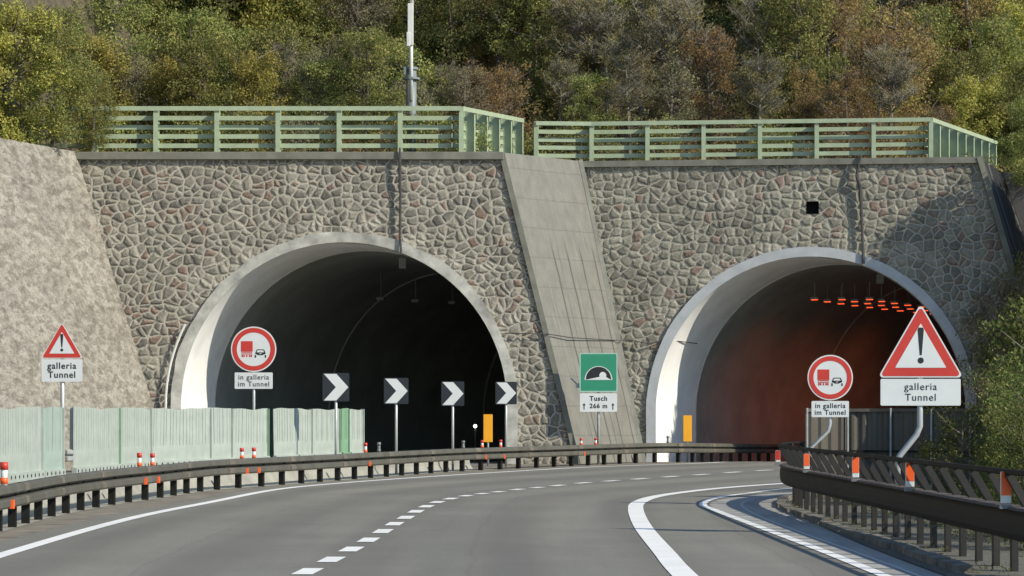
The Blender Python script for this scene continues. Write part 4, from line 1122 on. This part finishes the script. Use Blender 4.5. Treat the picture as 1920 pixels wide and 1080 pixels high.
for i in range(2):
    proto('yellow', 'yellow', 8.6, 2.5, 150, 420, .082, 100+i, zlow=.08, twigs=3)
    proto('green', 'green', 8.4, 2.4, 140, 400, .078, 110+i, zlow=.08, twigs=3)
    proto('olive', 'olive', 8.2, 2.2, 120, 330, .068, 120+i, twigs=9, nb=18, zlow=.08)
    proto('dark', 'dark', 9.0, 2.2, 150, 420, .078, 130+i, zlow=.08)
    proto('rust', 'rust', 8.0, 2.2, 120, 350, .072, 140+i, twigs=8, nb=18, zlow=.08)
    proto('bare', 'bare', 8.6, 2.1, 100, 330, .062, 150+i, twigs=18, nb=34, zlow=.08)
    proto('bush', 'bush', 3.6, 1.7, 75, 700, .055, 160+i, name='leafy_shrub', zlow=.05)
    proto('shrub', 'olive', 2.2, 1.5, 50, 420, .06, 170+i, name='shrub', zlow=.05, twigs=4)
    proto('rshrub', 'rust', 2.2, 1.5, 50, 400, .06, 180+i, name='shrub', zlow=.05, twigs=6)
    proto('gshrub', 'green', 2.2, 1.5, 50, 420, .065, 190+i, name='shrub', zlow=.05, twigs=2)
for i in range(2): proto('tall', 'green', 16.5, 3.2, 190, 620, .12, 200+i, zlow=.58)
used = set()
def copy_tree(kind, loc, sc, rz, label, group, cat='tree'):
    src = random.choice(protos[kind])
    if src.name in used:
        root = src.copy(); C.objects.link(root)
        for ch in list(src.children):
            c = ch.copy(); C.objects.link(c); c.parent = root
    else:
        root = src; used.add(src.name)
    root.location = loc; root.rotation_euler = (random.uniform(-.05, .05), random.uniform(-.05, .05), rz); root.scale = (sc, sc, sc*random.uniform(.9, 1.1))
    root['label'] = label; root['category'] = cat; root['group'] = group
    return root
DESC = {'yellow': 'yellow-green leafy tree', 'green': 'mid green leafy tree', 'olive': 'thin olive-grey tree', 'dark': 'dark evergreen tree', 'rust': 'rust-brown autumn tree', 'bare': 'nearly bare grey branching tree',
        'shrub': 'low olive shrub', 'rshrub': 'low russet shrub', 'gshrub': 'low green shrub'}
def zone(px):
    for lim, nm in ((300, 'above the rubble wall'), (700, 'above the left tunnel'), (900, 'beside the antenna mast'), (1130, 'above the buttress'), (1450, 'above the right tunnel arch'), (1760, 'above the right wall niche and pipe'), (9999, 'above the right end of the wall')):
        if px < lim: return nm
def pick(px, row):
    r = random.random()
    if px < 180: c = [('yellow', .7), ('green', .3)]
    elif px < 330: c = [('yellow', .35), ('green', .5), ('olive', .15)]
    elif px < 560: c = [('green', .65), ('yellow', .15), ('olive', .2)]
    elif px < 760: c = [('olive', .6), ('green', .3), ('bare', .1)]
    elif px < 900: c = [('dark', .55), ('olive', .15), ('green', .3)]
    elif px < 1000: c = [('rust', .5), ('olive', .25), ('green', .25)]
    elif px < 1200: c = [('bare', .3), ('olive', .35), ('rust', .15), ('green', .2)]
    elif px < 1320: c = [('rust', .5), ('bare', .3), ('olive', .2)]
    elif px < 1500: c = [('bare', .22), ('olive', .3), ('dark', .18), ('rust', .15), ('green', .15)]
    elif px < 1780: c = [('rust', .36), ('bare', .16), ('olive', .22), ('yellow', .14), ('green', .12)]
    else: c = [('green', .45), ('yellow', .4), ('rust', .15)]
    for k_, w_ in c:
        r -= w_
        if r <= 0: return k_
    return c[-1][0]
for row, (Y0, sc0) in enumerate(((101.5, .62), (105, .75), (109, .85), (113, .95), (117.5, 1.0), (122.5, 1.0), (128, 1.05), (135, 1.2))):
    px = -110+random.uniform(0, 40)
    while px < 2040:
        Y = Y0+(11 if px > 1700 else 0)+random.uniform(-1.6, 1.6)-(5.5*min(1, max(0, (960-px)/60)) if row < 2 else 1.5*(px < 900)); X = (px-960)/FP*Y
        kd = pick(px, row); z = hill_z(X, Y)
        if row == 0 and kd == 'dark': kd = 'olive'
        copy_tree(kd, (X, Y, z), sc0*random.uniform(.8, 1.15), random.uniform(0, 6.28), DESC[kd]+' on the hillside '+zone(px), 'trees covering the hillside')
        px += random.uniform(62, 96)
# shrubs right behind the railings
px = 20
while px < 1960:
    Y = (91.5 if px < 930 else 100)+random.uniform(-.6, 1.6); Y += 11.5*(px > 1725); X = (px-960)/FP*Y; kd = 'gshrub' if px < 500 or px > 1800 else random.choice(['shrub', 'rshrub', 'gshrub', 'shrub'])
    copy_tree(kd, (X, Y, hill_z(X, Y)-.2), random.uniform(.55, .95), random.uniform(0, 6.28), DESC[kd]+' behind the green railing '+zone(px), 'shrubs behind the green railings', 'shrub')
    px += random.uniform(55, 90)
# trees leaning over the left end of the railing
for (X, Y, z, s_, lab, kd) in ((-17.3, 84.9, 11.0, .68, 'big yellow-green tree overhanging the left end of the railing', 'yellow'), (-19.9, 82.5, 11.0, .8, 'yellow tree at the left edge above the rubble wall', 'yellow'),
                           (-16.3, 85.3, 11.2, .60, 'green tree whose leaves cover the railing left end', 'green'), (-15.3, 87.45, 11.4, .36, 'dark green small tree at the wall corner under the yellow tree', 'green')):
    copy_tree(kd, (X, Y, z), s_, random.uniform(0, 6), lab, 'trees at the left end of the railing')
# tall trees off to the right that shade the wall
for (X, Y, s_, kd) in ((23.1, 91.3, 1.0, 'tall'), (28.2, 92.2, 1.05, 'tall'), (31.5, 90.0, 1.1, 'tall')):
    copy_tree(kd, (X, Y, gz(Y)), s_, random.uniform(0, 6), 'tall tree standing beyond the right edge of the wall', 'tall trees at far right')
# bushes on the right
bl = [(11.0, 50.5, .74), (11.8, 52.4, 1.0), (10.2, 46.5, .70), (9.3, 43.0, .6), (8.9, 41.3, .6), (12.6, 54.5, 1.12), (8.2, 39.0, .45), (7.7, 35.8, .42), (7.3, 32.6, .40), (12.2, 47.5, 1.0), (8.9, 47.6, .5), (8.1, 38.5, .42), (7.8, 34.5, .42)]
labs = ['behind the right end of the brown fence', 'tallest leafy shrub against the right arch rim', 'in front of the brown fence end', 'beside the barrier below the big triangle plaque', 'at the right edge behind the nearest struts',
        'tall and set back at the right edge beside the wall', 'low behind the nearest delineator', 'low and near the right edge behind the top rail', 'lowest and nearest at the bottom right corner', 'broad, at the right edge above the barrier', 'small tuft at the foot of the brown fence', 'small tuft seen between the slanted struts', 'small tuft behind the nearest barrier posts']
for (X, Y, s_), lb in zip(bl, labs):
    copy_tree('bush', (X, Y, 0), s_, random.uniform(0, 6), (lb if 'shrub' in lb else 'green leafy shrub '+lb), 'green shrubs behind the right barrier', 'shrub')
for (X, Y, z, s_, kd, lb) in ((20.4, 93.2, -.1, .95, 'green', 'green tree growing against the black streaked buttress'), (18.6, 92.6, -.1, .80, 'olive', 'olive tree reaching up the right side of the right arch'), (21.2, 98.6, 11.0, .45, 'green', 'green tree overhanging the grey slope at the right edge')):
    copy_tree(kd, (X, Y, z), s_, 1.0, lb, 'trees by the right end of the wall')
for k_, lst in protos.items():
    for s_ in lst:
        if s_.name not in used:
            for ch in list(s_.children): bpy.data.objects.remove(ch)
            bpy.data.objects.remove(s_)
# undergrowth on the slope
pts, rd = [], []
for k_ in range(2600):
    px = random.uniform(-150, 2070); Y = random.uniform(91.5 if px < 930 else 99.5, 138); X = (px-960)/FP*Y; pts.append((X, Y, hill_z(X, Y)+random.uniform(0, .7))); rd.append(random.uniform(.35, .9))
Vv, F, vv = leaves('undergrowth', pts, rd, 110, .08, seed=5)
tag(mesh_np('undergrowth', Vv, F, LM['bare'], attr=vv), 'brown and olive undergrowth covering the slope', 'undergrowth', kind='stuff')
# weeds along the kerb and the verge
pts, rd = [], []
for k_ in range(90):
    q = random.choice(kb); q = q+Vector((random.uniform(.1, .5), 0)); pts.append((q.x, q.y, random.uniform(.02, .08))); rd.append(random.uniform(.05, .16))
for k_ in range(1100):
    Y = random.uniform(26, 56); X = random.uniform(6.6, 11) ; pts.append((X, Y, random.uniform(0, .15))); rd.append(random.uniform(.1, .35))
Vv, F, vv = leaves('weeds', pts, rd, 900, .03, flat=.3, seed=6)
tag(mesh_np('weeds', Vv, F, LM['bush'], attr=vv), 'weeds and grass growing along the kerb and verge', 'weeds', kind='stuff')
